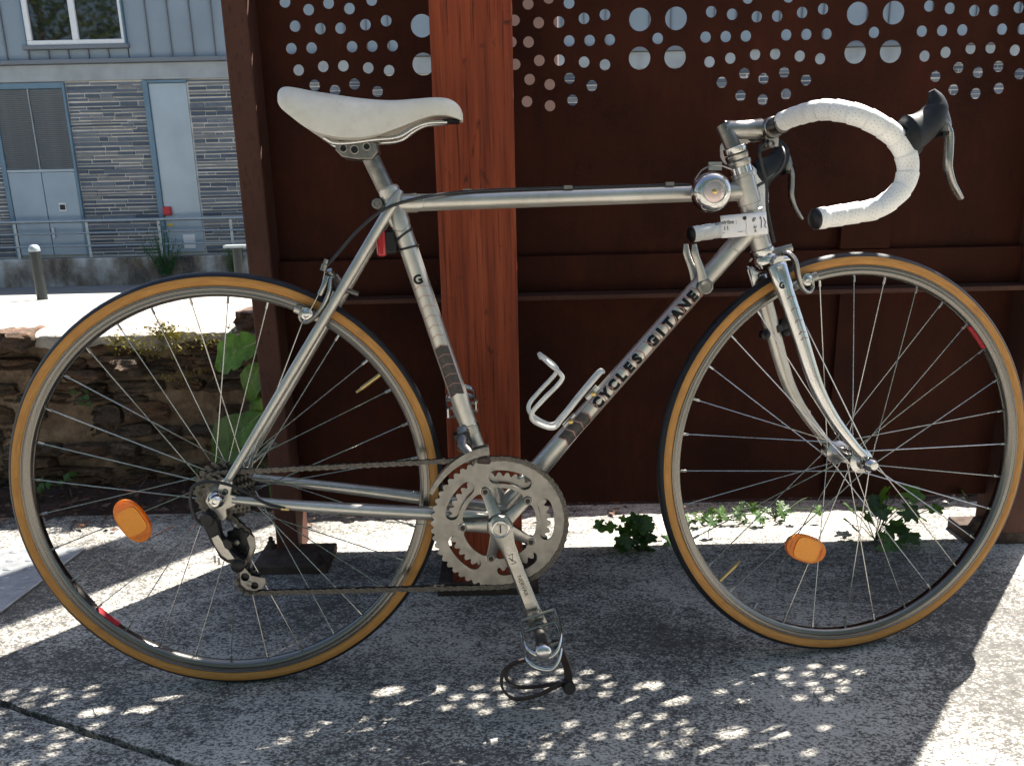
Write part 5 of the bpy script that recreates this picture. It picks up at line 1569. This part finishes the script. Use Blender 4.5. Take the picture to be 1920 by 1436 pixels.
# ---- pedals -----------------------------------------------------
def pedal(s):
    c0_ = on(BB, 0) + cd * (clen * s)
    def T(a, b, o): return c0_ + Vector((a, b, 0)) + ZX * (o * s)
    pd = MB().lathe([(.0085, .083), (.0105, .085), (.0105, .089), (.0080, .091), (.0085, .100), (.0095, .128), (.0088, .150), (.0120, .153), (.0120, .160)], c0_ if s == 1 else c0_, ZX * s, 24).build("pedal", M["alloy_dark"], bike)
    MB().lathe([(.0125, .158), (.0135, .160), (.0135, .166), (.0110, .1705), (.0065, .1725), (.002, .173)], c0_, ZX * s, 24).build("pedal_cap", M["chrome"], pd)
    tw = .35 if s == 1 else -.5
    def Rr(a, b): return (a * math.cos(tw) - b * math.sin(tw), a * math.sin(tw) + b * math.cos(tw))
    # cage: two serrated plates (loops round the outer end) and cross bars, measured on the near pedal
    def Q(px, py, o, db=0.0):
        p = B(px, py, o) - on(on(BB, 0) + cd * clen, 0)
        if s == 1: return c0_ + Vector((p.x, p.y + db, p.z))
        return c0_ + Vector((-p.x * .9, -(p.y + db) * .7 + .004, -p.z))
    for db in (.0, .020):
        lp = [Q(1040, 1165, .098, db), Q(1049, 1188, .120, db), Q(1053, 1214, .146, db), Q(1047, 1240, .163, db), Q(1032, 1256, .169, db), Q(1006, 1252, .168, db), Q(988, 1238, .158, db), Q(981, 1212, .130, db), Q(976, 1186, .102, db)]
        MB().tube(catmull(lp, 5), .0031, 10, flat=(1.3, .75), flatn=(0, 1, 0)).build("cage_plate", M["chrome"], pd)
        MB().tube([lp[-1], lp[0]], .0026, 8).build("cage_bar", M["alloy"], pd)
    for (a, b, o) in [(1041, 1166, .098), (1053, 1213, .146), (978, 1188, .102), (984, 1230, .150)]:
        MB().tube([Q(a, b, o, -.001), Q(a, b, o, .021)], .0034, 8, flat=(1.3, .7), flatn=(0, 0, 1)).build("cage_bar", M["chrome"], pd)
    for (a, b, o) in [(1053, 1213, .146), (983, 1228, .148)]:
        MB().tube([Q(a, b, o, .008), c0_ + ZX * (s * (o + .004))], .0028, 8).build("cage_arm", M["alloy"], pd)
    return pd
pd1 = pedal(1); pd2 = pedal(-1)
# toe strap hanging in a loop under the near pedal (bands measured on the pedal's outer side)
def ribbon(pts_, w, th, mat, name, parent, wn):
    m = MB(); P_ = catmull(pts_, 6); n = len(P_); vs, fs = [], []
    wn = Vector(wn).normalized()
    for i, p in enumerate(P_):
        t_ = (P_[min(i + 1, n - 1)] - P_[max(i - 1, 0)]).normalized(); q = (wn - t_ * wn.dot(t_)).normalized(); u = t_.cross(q)
        for (a, b) in ((-1, -1), (1, -1), (1, 1), (-1, 1)): vs.append(p + q * (w / 2 * a) + u * (th / 2 * b))
    for i in range(n - 1):
        for k in range(4): fs.append([i * 4 + k, i * 4 + (k + 1) % 4, (i + 1) * 4 + (k + 1) % 4, (i + 1) * 4 + k])
    fs += [[0, 1, 2, 3], [(n - 1) * 4 + k for k in range(4)]]
    m.raw(vs, fs); return m.build(name, mat, parent, angle=30)
ribbon([B(990, 1235, .125), B(960, 1245, .130), B(943, 1263, .135), B(942, 1288, .138), B(956, 1305, .138), B(975, 1310, .136), B(1010, 1302, .134), B(1050, 1283, .132), B(1070, 1278, .130)], .014, .0022, M["leather"], "toe_strap", pd1, (-.2, .8, .7))
ribbon([B(1062, 1285, .13), B(1066, 1268, .13), B(1060, 1240, .13), B(1048, 1215, .13), B(1040, 1200, .13)], .013, .0022, M["leather"], "toe_strap", pd1, (.9, 0, .6))
ribbon([B(950, 1252, .120), B(952, 1275, .112), B(975, 1288, .105), B(1020, 1285, .105), B(1060, 1280, .115)], .013, .0022, M["leather"], "toe_strap", pd1, (-.2, .8, .7))
bk = B(1066, 1287, .135)
MB().lathe([(.0085, -.010), (.0098, -.008), (.0098, -.002), (.0085, 0), (.0098, .002), (.0098, .008), (.0085, .010)], bk, Vector((.1, .2, 1)), 18).build("strap_buckle", M["black_plastic"], pd1)

# ---- chain ------------------------------------------------------
cog_r, cog_o = .0345, .0405
dp1 = B(447, 1012, .046); dp2 = B(470, 1089, .047)      # jockey wheels
pr_ = .0195
def arc(c, r, a0, a1, n, o0, o1):
    return [Vector((c.x + r * math.cos(math.radians(lerp(a0, a1, i / n))), c.y + r * math.sin(math.radians(lerp(a0, a1, i / n))), lerp(o0, o1, i / n))) for i in range(n + 1)]
path = []
path += arc(BB, .1052, 94, -91, 60, RINGO, RINGO)                      # round the big ring, clockwise
path += arc(dp2, pr_, -90, -250, 14, .046, .046)                       # under and behind the lower jockey wheel
path += arc(dp1, pr_, -60, 60, 8, .044, .043)                          # front of the upper jockey wheel
path += arc(AXLE, cog_r, -55 - 20, -265, 24, cog_o, cog_o)             # round the sprocket
chain = empty("chain", (0, 0, 0), 0, bike)
L = [0.0]; PP = path + [path[0]]
for i in range(1, len(PP)): L.append(L[-1] + (PP[i] - PP[i - 1]).length)
nl = int(round(L[-1] / .0127 / 2)) * 2; pit = L[-1] / nl
def at_len(d_):
    d_ %= L[-1]
    j = int(np.searchsorted(L, d_)); j = max(1, min(j, len(L) - 1))
    return PP[j - 1].lerp(PP[j], (d_ - L[j - 1]) / max(1e-9, L[j] - L[j - 1]))
def link_mesh(hw_, name, r_end=.0043, waist=.0030, pin=True):
    h = .00635; ol = []
    for k in range(9):
        a = math.radians(-112 + 224 * k / 8); ol.append((h + r_end * math.cos(a), r_end * math.sin(a)))
    ol.append((0, waist))
    for k in range(9):
        a = math.radians(68 + 224 * k / 8); ol.append((-h + r_end * math.cos(a), r_end * math.sin(a)))
    ol.append((0, -waist))
    m = MB()
    for s in (1, -1): m.prism(ol, (hw_ - .0011) * s, hw_ * s)
    for x_ in (h, -h):
        m.lathe([(.0036, -hw_ + .001), (.0036, hw_ - .001)], (x_, 0, 0), ZX, 10)
        if pin: m.lathe([(.0017, -hw_ - .0006), (.0017, hw_ + .0006)], (x_, 0, 0), ZX, 8)
    return m.mesh(name, M["chain"], angle=30)
lo_m, li_m = link_mesh(.0036, "link"), link_mesh(.0024, "link", .0041, .0032, False)
for k in range(nl):
    a, b = at_len(k * pit), at_len((k + 1) * pit); d_ = (b - a).normalized(); c = (a + b) / 2
    y_ = (ZX - d_ * ZX.dot(d_)).normalized().cross(d_); z_ = d_.cross(y_)
    inst("link", lo_m if k % 2 == 0 else li_m, chain, Matrix(((d_.x, y_.x, z_.x, c.x), (d_.y, y_.y, z_.y, c.y), (d_.z, y_.z, z_.z, c.z), (0, 0, 0, 1))))

# ---- rear derailleur -------------------------------------------
rd = empty("rear_derailleur", (0, 0, 0), 0, bike)
def flat_px(name, px, o, th, mat, parent, holes=(), bev=.0008):
    pts_ = [B(x, y, o) for x, y in px]
    hl = []
    for (hx, hy, r) in holes:
        c = B(hx, hy, o); hl.append(circ_pts(c.x, c.y, r, 16))
    return flat_plate(name, [(p.x, p.y) for p in pts_], hl, th, mat, parent, xf=lambda c: c + ZX * o, bev=bev)
def zpx(lst, ox=340, oy=720, sc=3.42): return [(ox + x / sc, oy + y / sc) for x, y in lst]
flat_px("parallelogram", zpx([(150, 900), (165, 860), (200, 845), (230, 850), (245, 880), (262, 960), (300, 1030), (360, 1085), (410, 1120), (415, 1145), (385, 1155), (300, 1135), (255, 1105), (215, 1030), (185, 985)]), .066, .014, M["black_plastic"], rd, bev=.002)
flat_px("parallelogram_face", zpx([(168, 900), (185, 862), (215, 862), (232, 890), (240, 950), (195, 975), (178, 960)]), .0753, .003, M["black_plastic"], rd, bev=.0008)
flat_px("name_plate", zpx([(195, 985), (238, 962), (262, 1000), (310, 1070), (345, 1118), (300, 1125), (258, 1095), (218, 1040)]), .0752, .003, M["alloy"], rd, bev=.0006)
flat_px("knuckle", zpx([(262, 1000), (290, 985), (325, 1010), (330, 1045), (305, 1060), (280, 1045)]), .077, .006, M["black_plastic"], rd, bev=.0012)
flat_px("outer_cage", zpx([(395, 1160), (430, 1140), (455, 1090), (478, 1040), (470, 980), (440, 960), (420, 985), (440, 1050), (420, 1110), (385, 1150), (375, 1220), (380, 1280), (420, 1315), (470, 1325), (520, 1310), (545, 1270), (535, 1240), (495, 1235), (450, 1225), (425, 1195)]), .0555, .0022, M["ring_alloy"], rd, holes=[(340 + 410 / 3.42, 720 + 1235 / 3.42, .0065), (340 + 470 / 3.42, 720 + 1290 / 3.42, .006)], bev=.0005)
flat_px("inner_cage", zpx([(330, 985), (400, 960), (450, 985), (478, 1050), (455, 1120), (440, 1180), (520, 1240), (545, 1285), (500, 1320), (430, 1300), (400, 1240), (400, 1150), (350, 1080)]), .0385, .002, M["alloy_dark"], rd, bev=.0005)
for p in (dp1, dp2):
    ol = [(lambda a, r: (p.x + r * math.cos(a), p.y + r * math.sin(a)))(2 * math.pi * k / 44, .0190 + (.0016 if k % 4 < 2 else -.0016)) for k in range(44)]
    flat_plate("jockey_wheel", ol, [circ_pts(p.x, p.y, .004, 14)], .0075, M["black_plastic"], rd, xf=lambda c, p=p: c + ZX * p.z, bev=.0006)
    MB().lathe([(.0045, .036), (.0045, .0575), (.003, .058)], on(p, 0), ZX, 14).build("jockey_bolt", M["alloy_dark"], rd)
MB().lathe([(.010, .052), (.0105, .054), (.0105, .076), (.009, .079)], on(B(395, 968, .06), 0), ZX, 22).build("pivot_bolt", M["black_plastic"], rd)
MB().lathe([(.009, .038), (.0105, .040), (.0105, .074), (.008, .076)], on(B(452, 1052, .055), 0), ZX, 20).build("cage_pivot", M["black_plastic"], rd)
for (px, py) in [(402, 1042), (410, 1046)]:
    MB().tube([B(px, py, .07), B(px + 1, py + 13, .07)], .0017, 8).build("limit_screw", M["alloy"], rd)
# ---- front derailleur ------------------------------------------
fd = empty("front_derailleur", (0, 0, 0), 0, bike)
a1_, a2_ = 152, 96
m = MB(); vs, fs = [], []
for i in range(17):
    a = math.radians(lerp(a1_, a2_, i / 16)); wv = lerp(.006, .0125, min(1, i / 13)); r0_ = .1145
    for (r, o) in [(r0_, .0575), (r0_ + wv, .0575), (r0_ + wv, .0595), (r0_, .0595)]: vs.append((BB.x + r * math.cos(a), BB.y + r * math.sin(a), o))
for i in range(16):
    for k in range(4): fs.append([i * 4 + k, i * 4 + (k + 1) % 4, (i + 1) * 4 + (k + 1) % 4, (i + 1) * 4 + k])
fs += [[0, 1, 2, 3], [64 + k for k in range(4)]]
m.raw(vs, fs); oc = m.build("cage_plate", M["alloy_dark"], fd, angle=30)
m = MB(); m.raw([(v[0], v[1], v[2] - .016) for v in vs], fs); m.build("cage_plate", M["alloy_dark"], fd, angle=30)
MB().lathe([(.0143, -.008), (.0162, -.0075), (.0162, .0075), (.0143, .008)], BB + st_dir * .165 - st_dir * .018, st_dir, 26).build("band_clamp", M["alloy"], fd)
fpc = BB + st_dir * .150
MB().tube([fpc + Vector((-.010, 0, .010)), B(868, 838, .030), B(880, 850, .045), B(885, 862, .056)], [.010, .010, .008, .006], 12).build("arm_body", M["alloy_dark"], fd)
MB().lathe([(.0085, -.006), (.0098, -.004), (.0098, .010), (.008, .012)], B(872, 835, .022), Vector((-.5, .2, 1)), 18).build("link_body", M["black_plastic"], fd)
MB().box(B(866, 815, .016), (.024, .010, .022), 0, Matrix.Rotation(.3, 3, 'Z')).build("cable_arm", M["black_plastic"], fd)
MB().tube([B(895, 862, .050), B(912, 862, .052), B(920, 866, .052)], [.006, .007, .004], 10, flat=(.6, 1), flatn=(0, 0, 1)).build("cage_tail", M["leather"], fd)

# ---- brakes -----------------------------------------------------
def tube_part(name, pts_, r, mat, parent, seg=10, flat=None, flatn=None, smooth_n=5):
    return MB().tube(catmull(pts_, smooth_n), r, seg, flat=flat, flatn=flatn).build(name, mat, parent)
fb = empty("brake_caliper", (0, 0, 0), 0, bike)
def SBp(px, py, o): p = S(px, py, o); return s2b((p.x, p.y, p.z))
for s in (1, -1):
    pts_ = [S(1452, 478, .012), S(1474, 474, .026), S(1490, 488, .034), S(1496, 515, .036), S(1504, 540, .034), S(1516, 548, .032), S(1523, 538, .031), S(1521, 522, .031)]
    if s == 1: arm = [s2b((p.x, p.y, p.z)) for p in pts_]
    else: arm = [s2b((p.x, p.y, -p.z)) for p in pts_]
    tube_part("caliper_arm", arm, [.0050, .0055, .0052, .0046, .0042, .0040], M["alloy"], fb, 12, (1.2, .75), tuple(SZ_))
    q = S(1514, 524, .030); c = s2b((q.x, q.y, q.z * s))
    MB().lathe([(.0088, -.004), (.0096, -.003), (.0096, .002), (.0058, .0025), (.0058, .006), (.003, .0085)], c, SZ_ * s, 18).build("pad_bolt", M["chrome"], fb)
    pa, pb = S(1482, 541, .0165), S(1532, 517, .0165)
    pad = [s2b((p.x, p.y, p.z * s)) for p in (pa, pb)]
    MB().tube([pad[0], pad[0].lerp(pad[1], .5), pad[1]], [.0062, .0068, .0062], 8, flat=(.75, 1.1), flatn=tuple(SZ_)).build("brake_shoe", M["alloy"], fb)
pvc = s2b((S(1456, 486, 0).x + .012, S(1456, 486, 0).y, 0))
tube_part("caliper_bridge", [SBp(1440, 480, .0), SBp(1462, 472, .010), SBp(1486, 464, .018)], [.007, .0065, .005], M["alloy"], fb, 12, (.8, 1.2), tuple(SZ_))
MB().lathe([(.006, -.014), (.006, .012), (.0045, .014)], pvc, SX, 14).build("pivot_bolt", M["chrome"], fb)
rbk = empty("brake_caliper", (0, 0, 0), 0, bike)
for s in (1, -1):
    pts_ = [B(640, 540, .012), B(622, 520, .022), B(618, 545, .030), B(608, 570, .032), B(592, 592, .031), B(572, 604, .030), B(563, 594, .030), B(570, 576, .030)]
    tube_part("caliper_arm", [on(p, p.z * s) for p in pts_], [.0048, .0052, .0052, .0046, .0042, .0040], M["alloy"], rbk, 12, (1.2, .75), (0, 0, 1))
    c = on(B(575, 588, .031), .031 * s)
    MB().lathe([(.0086, -.004), (.0092, -.003), (.0092, .002), (.0055, .0025), (.0055, .006), (.003, .008)], c, ZX * s, 18).build("pad_bolt", M["chrome"], rbk)
    pa, pb = B(553, 578, .0165), B(608, 600, .0165)
    MB().tube([on(pa, .0165 * s), on(pa.lerp(pb, .5), .0165 * s), on(pb, .0165 * s)], [.0060, .0066, .0060], 8, flat=(.75, 1.1), flatn=(0, 0, 1)).build("brake_shoe", M["alloy"], rbk)
tube_part("caliper_upper_arm", [B(640, 542, .010), B(622, 516, .020), B(616, 508, .024)], [.006, .0055, .006], M["alloy"], rbk, 12)
tube_part("caliper_upper_arm", [B(600, 553, .030), B(608, 535, .030), B(614, 518, .026)], [.0045, .004], M["alloy"], rbk, 10)
MB().lathe([(.0085, -.012), (.0085, .010), (.006, .012)], B(628, 536, 0), Vector((-.85, .5, 0)), 16).build("pivot_bolt", M["black_plastic"], rbk)
MB().tube([B(640, 540, 0), B(672, 552, 0)], [.0042, .0036], 12).build("pivot_nut", M["alloy_dark"], rbk)
MB().lathe([(.0050, 0), (.0050, .010), (.0036, .011), (.0036, .018)], B(606, 508, .026), Vector((.35, .9, 0)), 12).build("cable_adjuster", M["alloy_dark"], rbk)

# ---- cables -----------------------------------------------------
cab = empty("cables", (0, 0, 0), 0, bike)
def cable(name, pts_, r=.0024, mat="black_rubber"):
    return MB().tube(catmull(pts_, 8), r, 8).build(name, M[mat], cab)
tt_up = Vector((-tt_dir.y, tt_dir.x, 0))
def tt_pt(px, py, o): return B(px, py, o)
cable("brake_cable", [B(1308, 354, .004), B(1280, 347, .004), B(1180, 350, .004), B(1060, 353, .004), B(940, 356, .004), B(860, 361, .008), B(800, 369, .020), B(750, 381, .031), B(710, 399, .034), B(670, 434, .032), B(640, 468, .024), B(612, 500, .026)])
for px in (876, 1065, 1255):
    py = 357 - (px - 876) * .0335
    MB().box(B(px, py + 1, .004), (.013, .0055, .0075)).build("cable_clip", M["alloy_dark"], cab, smooth=False)
cable("brake_wire", [B(610, 505, .028), B(600, 545, .030), B(578, 588, .0335), B(566, 606, .033)], .0008, "steel_spoke")
cable("derailleur_cable", [B(535, 952, .062), B(500, 944, .064), B(465, 925, .068), B(430, 909, .072), B(390, 903, .074), B(362, 913, .074), B(357, 940, .074), B(366, 970, .074), B(382, 985, .074)], .0025)
MB().tube([B(527, 953, .062), B(542, 954, .060)], .0036, 10).build("cable_ferrule", M["brass"], cab)
cable("derailleur_wire", [B(540, 954, .060), B(700, 975, .045), B(820, 985, .038)], .0006, "steel_spoke")
cable("shift_wire", [B(1310, 545, -.002), B(1180, 700, -.002), B(1050, 858, 0), B(980, 940, 0)], .0006, "steel_spoke")
cable("brake_cable", [SBp(1440, 262, .010), SBp(1432, 270, .016), B(1424, 284, .020), B(1428, 308, .020), B(1437, 345, .018), B(1439, 395, .014), B(1452, 455, .012)])
cable("brake_cable", [SBp(1432, 250, -.045), SBp(1452, 262, -.050), B(1470, 285, -.040), B(1462, 318, -.030), B(1425, 346, -.022), B(1400, 352, -.018), B(1330, 345, -.008), B(1300, 350, 0)])
cable("bell_cable", [B(1303, 338, .03), B(1318, 318, .035), B(1345, 310, .035), B(1372, 318, .028)], .0012, "alloy")

# ---- bell -------------------------------------------------------
bc = B(1337, 360, .055)
bell = MB().lathe([(.0272, -.020), (.0290, -.016), (.0292, -.010), (.0284, -.002), (.0248, .005), (.0190, .0085), (.0165, .0088), (.0158, .0070)], bc, ZX, 40).build("bell", M["chrome"], bike)
bell["label"] = "round chrome bell with brass centre screw"
MB().lathe([(.0158, .0068), (.0150, .0072), (.004, .0074)], bc, ZX, 36).build("bell_disc", M["clear_plate"], bell)
MB().lathe([(.0042, .0074), (.0042, .0092), (.003, .0102), (.001, .0104)], bc, ZX, 12).build("bell_screw", M["brass"], bell)
MB().tube([bc - ZX * .018, bc - ZX * .040], .008, 12).build("bell_mount", M["alloy_dark"], bell)
MB().lathe([(.0166, -.006), (.0178, -.005), (.0178, .005), (.0166, .006)], hd_t - hd_dir * .002, hd_dir, 28).build("bell_band", M["chrome"], bell)
MB().box(B(1340, 312, .030), (.020, .012, .006)).build("bell_clasp", M["alloy"], bell, smooth=False)

# ---- shifters on the down tube ---------------------------------
sc1 = B(1322, 537, .020)
for s in (1, -1):
    c = on(sc1, .0)
    sh = MB().lathe([(.0085, .012), (.0120, .014), (.0125, .020), (.0118, .024), (.0090, .0255), (.0085, .0240), (.003, .0238)], c, ZX * s, 26).build("shift_lever", M["alloy_dark"], bike)
    pts_ = [B(1320, 532, .020), B(1313, 505, .022), B(1304, 478, .024), B(1302, 458, .024)]
    MB().tube(catmull([on(p, p.z * s) for p in pts_], 5), [.0088, .0068, .0058, .0056, .0036], 14, flat=(.55, 1.0), flatn=(0, 0, 1)).build("lever_arm", M["alloy"], sh)
MB().lathe([(.0148, -.006), (.0156, -.0055), (.0156, .0055), (.0148, .006)], on(sc1, 0) - dt_dir * 0.0, dt_dir, 26).build("shifter_band", M["alloy"], bike)

# ---- bottle cage ------------------------------------------------
cage = empty("bottle_cage", (0, 0, 0), 0, bike)
def rod(pts_, r=.0036): return MB().tube(catmull(pts_, 6), r, 10).build("cage_rod", M["white_alloy"], cage)
up_dt = Vector((-dt_dir.y, dt_dir.x, 0))
for s in (1, -1):
    rod([on(B(1016, 671, .030), .012 * s), on(B(1032, 684, .030), .030 * s), on(B(1050, 700, .036), .036 * s), on(B(1052, 714, .036), .036 * s), on(B(1018, 750, .034), .034 * s), on(B(997, 775, .030), .030 * s), on(B(1004, 792, .024), .024 * s), on(B(1037, 803, .014), .012 * s), on(B(1056, 784, .010), .008 * s), on(B(1090, 742, .010), .008 * s), on(B(1124, 702, .010), .008 * s), on(B(1132, 697, 0.006), .003 * s)])
rod([on(B(1016, 671, .030), .012), on(B(1014, 670, 0), 0), on(B(1016, 671, .03), -.012)])
for (px, py) in [(1070, 790), (1112, 738)]:
    MB().box(B(px, py, 0), (.026, .010, .014), 0, Matrix.Rotation(math.atan2(dt_dir.y, dt_dir.x), 3, 'Z')).build("cage_bracket", M["white_alloy"], cage)
    MB().lathe([(.0045, 0), (.0045, .004), (.003, .005)], B(px, py, .007), ZX, 12).build("cage_bolt", M["brass"], cage)

# ---- rear lamp on the seat tube, fork bracket -------------------
lt = MB().box(B(716, 456, -.004), (.014, .040, .030)).build("rear_lamp", M["red_lens"], bike); bevel_mod(lt, .004, 3)
b2 = MB().box(B(733, 454, -.004), (.020, .036, .026)).build("lamp_body", M["black_plastic"], lt); bevel_mod(b2, .004, 3)
sd0 = (B(760, 440) - BB).dot(st_dir)
for k, dz_ in enumerate((.000, -.020)):
    c = BB + st_dir * (sd0 + dz_)
    pts_ = [c + (ZX * math.cos(a) + Vector((st_dir.y, -st_dir.x, 0)) * math.sin(a)) * .0158 + st_dir * (.005 * math.sin(a) * (1 if k == 0 else -.2)) for a in [2 * math.pi * i / 20 for i in range(20)]]
    MB().tube(pts_, .0019, 6, closed=True).build("lamp_strap", M["black_rubber"], lt)
fbk = empty("lamp_bracket", (0, 0, 0), 0, bike)
fc = S(1455, 615, -.044)
MB().lathe([(.0125, -.006), (.0135, -.005), (.0135, .005), (.0125, .006)], s2b((fc.x, fc.y, -.044)), (sb(prof_f[1].x, prof_f[1].y, 0) - sb(prof_f[0].x, prof_f[0].y, 0)), 20).build("bracket_band", M["black_rubber"], fbk)
for (px, py, r) in [(1434, 628, .008), (1472, 608, .010), (1474, 622, .007)]:
    q = S(px, py, -.036)
    MB().lathe([(r * .6, -.008), (r, -.006), (r, .004), (r * .5, .006)], s2b((q.x, q.y, q.z)), SZ_, 16).build("bracket_bolt", M["black_plastic"], fbk)

# ---- paper price tag hanging on the head tube -------------------
tg0 = [B(1350, 405, .026), B(1436, 397, .030), B(1438, 440, .032), B(1353, 447, .028)]
W4 = bike.matrix_world
ptag = bpy.data.objects.new("price_tag", None); COL.objects.link(ptag)
ptag.matrix_world = Matrix.Translation(W4 @ ((tg0[0] + tg0[2]) / 2))
tag(ptag, "white paper price tag taped across the bicycle's head tube", "price tag")
Winv = ptag.matrix_world.inverted()
m = MB(); n = 14; vs, fs = [], []
ux = (tg0[1] - tg0[0]); uy = (tg0[0] - tg0[3])
def tg(u, v, d=0.0):
    p = tg0[3] + ux * u + uy * v
    return Winv @ (W4 @ (p + ZX * (.006 * math.sin(u * 2.6) + .0015 * math.sin(u * 9 + v * 2) + d)))
for i in range(n + 1):
    for j in range(5): vs.append(tg(i / n, j / 4))
for i in range(n):
    for j in range(4): fs.append([i * 5 + j, (i + 1) * 5 + j, (i + 1) * 5 + j + 1, i * 5 + j + 1])
m.raw(vs, fs); pg = m.build("paper", M["paper"], ptag)
sol = pg.modifiers.new("t", 'SOLIDIFY'); sol.thickness = .0004; sol.offset = -1
def tag_text(body, size, u, v, nm="print"):
    vs, fs = text_geo(body, size, 0.0001, .006); Lx, Ly = ux.length, uy.length
    me = bpy.data.meshes.new(nm); me.from_pydata([tuple(tg(u + x / Lx, v + y / Ly, .0006)) for x, y in vs], [], fs); me.materials.append(M["ink"]); inst(nm, me, ptag)
tag_text("ernfribe :", .0085, .11, .68)
tag_text("11", .0085, .10, .42)
def tag_line(pts_, r=.00035):
    MB().tube([tg(u, v, .0006) for u, v in pts_], r, 4).build("pen_line", M["ink"], ptag)
tag_line([(0.02, .22), (.45, .22)])
tag_line([(.52, .75), (.53, .45), (.51, .20), (.54, .05)], .0002)
tag_line([(.66, .68), (.69, .78), (.73, .76), (.70, .66), (.66, .62)], .0007)
tag_line([(.70, .42), (.68, .34), (.71, .30), (.74, .40)], .0007); tag_line([(.72, .25), (.69, .18), (.73, .16)], .0007)
tag_line([(.82, .72), (.85, .80), (.86, .60), (.84, .30)], .0006); tag_line([(.92, .75), (.96, .55), (.93, .35), (.97, .30)], .0006)
MB().lathe([(.0030, 0), (.0030, .0004)], tg(.50, .80, .0005), Winv.to_3x3() @ (W4.to_3x3() @ ZX), 16).build("punch_hole", M["ink"], ptag)
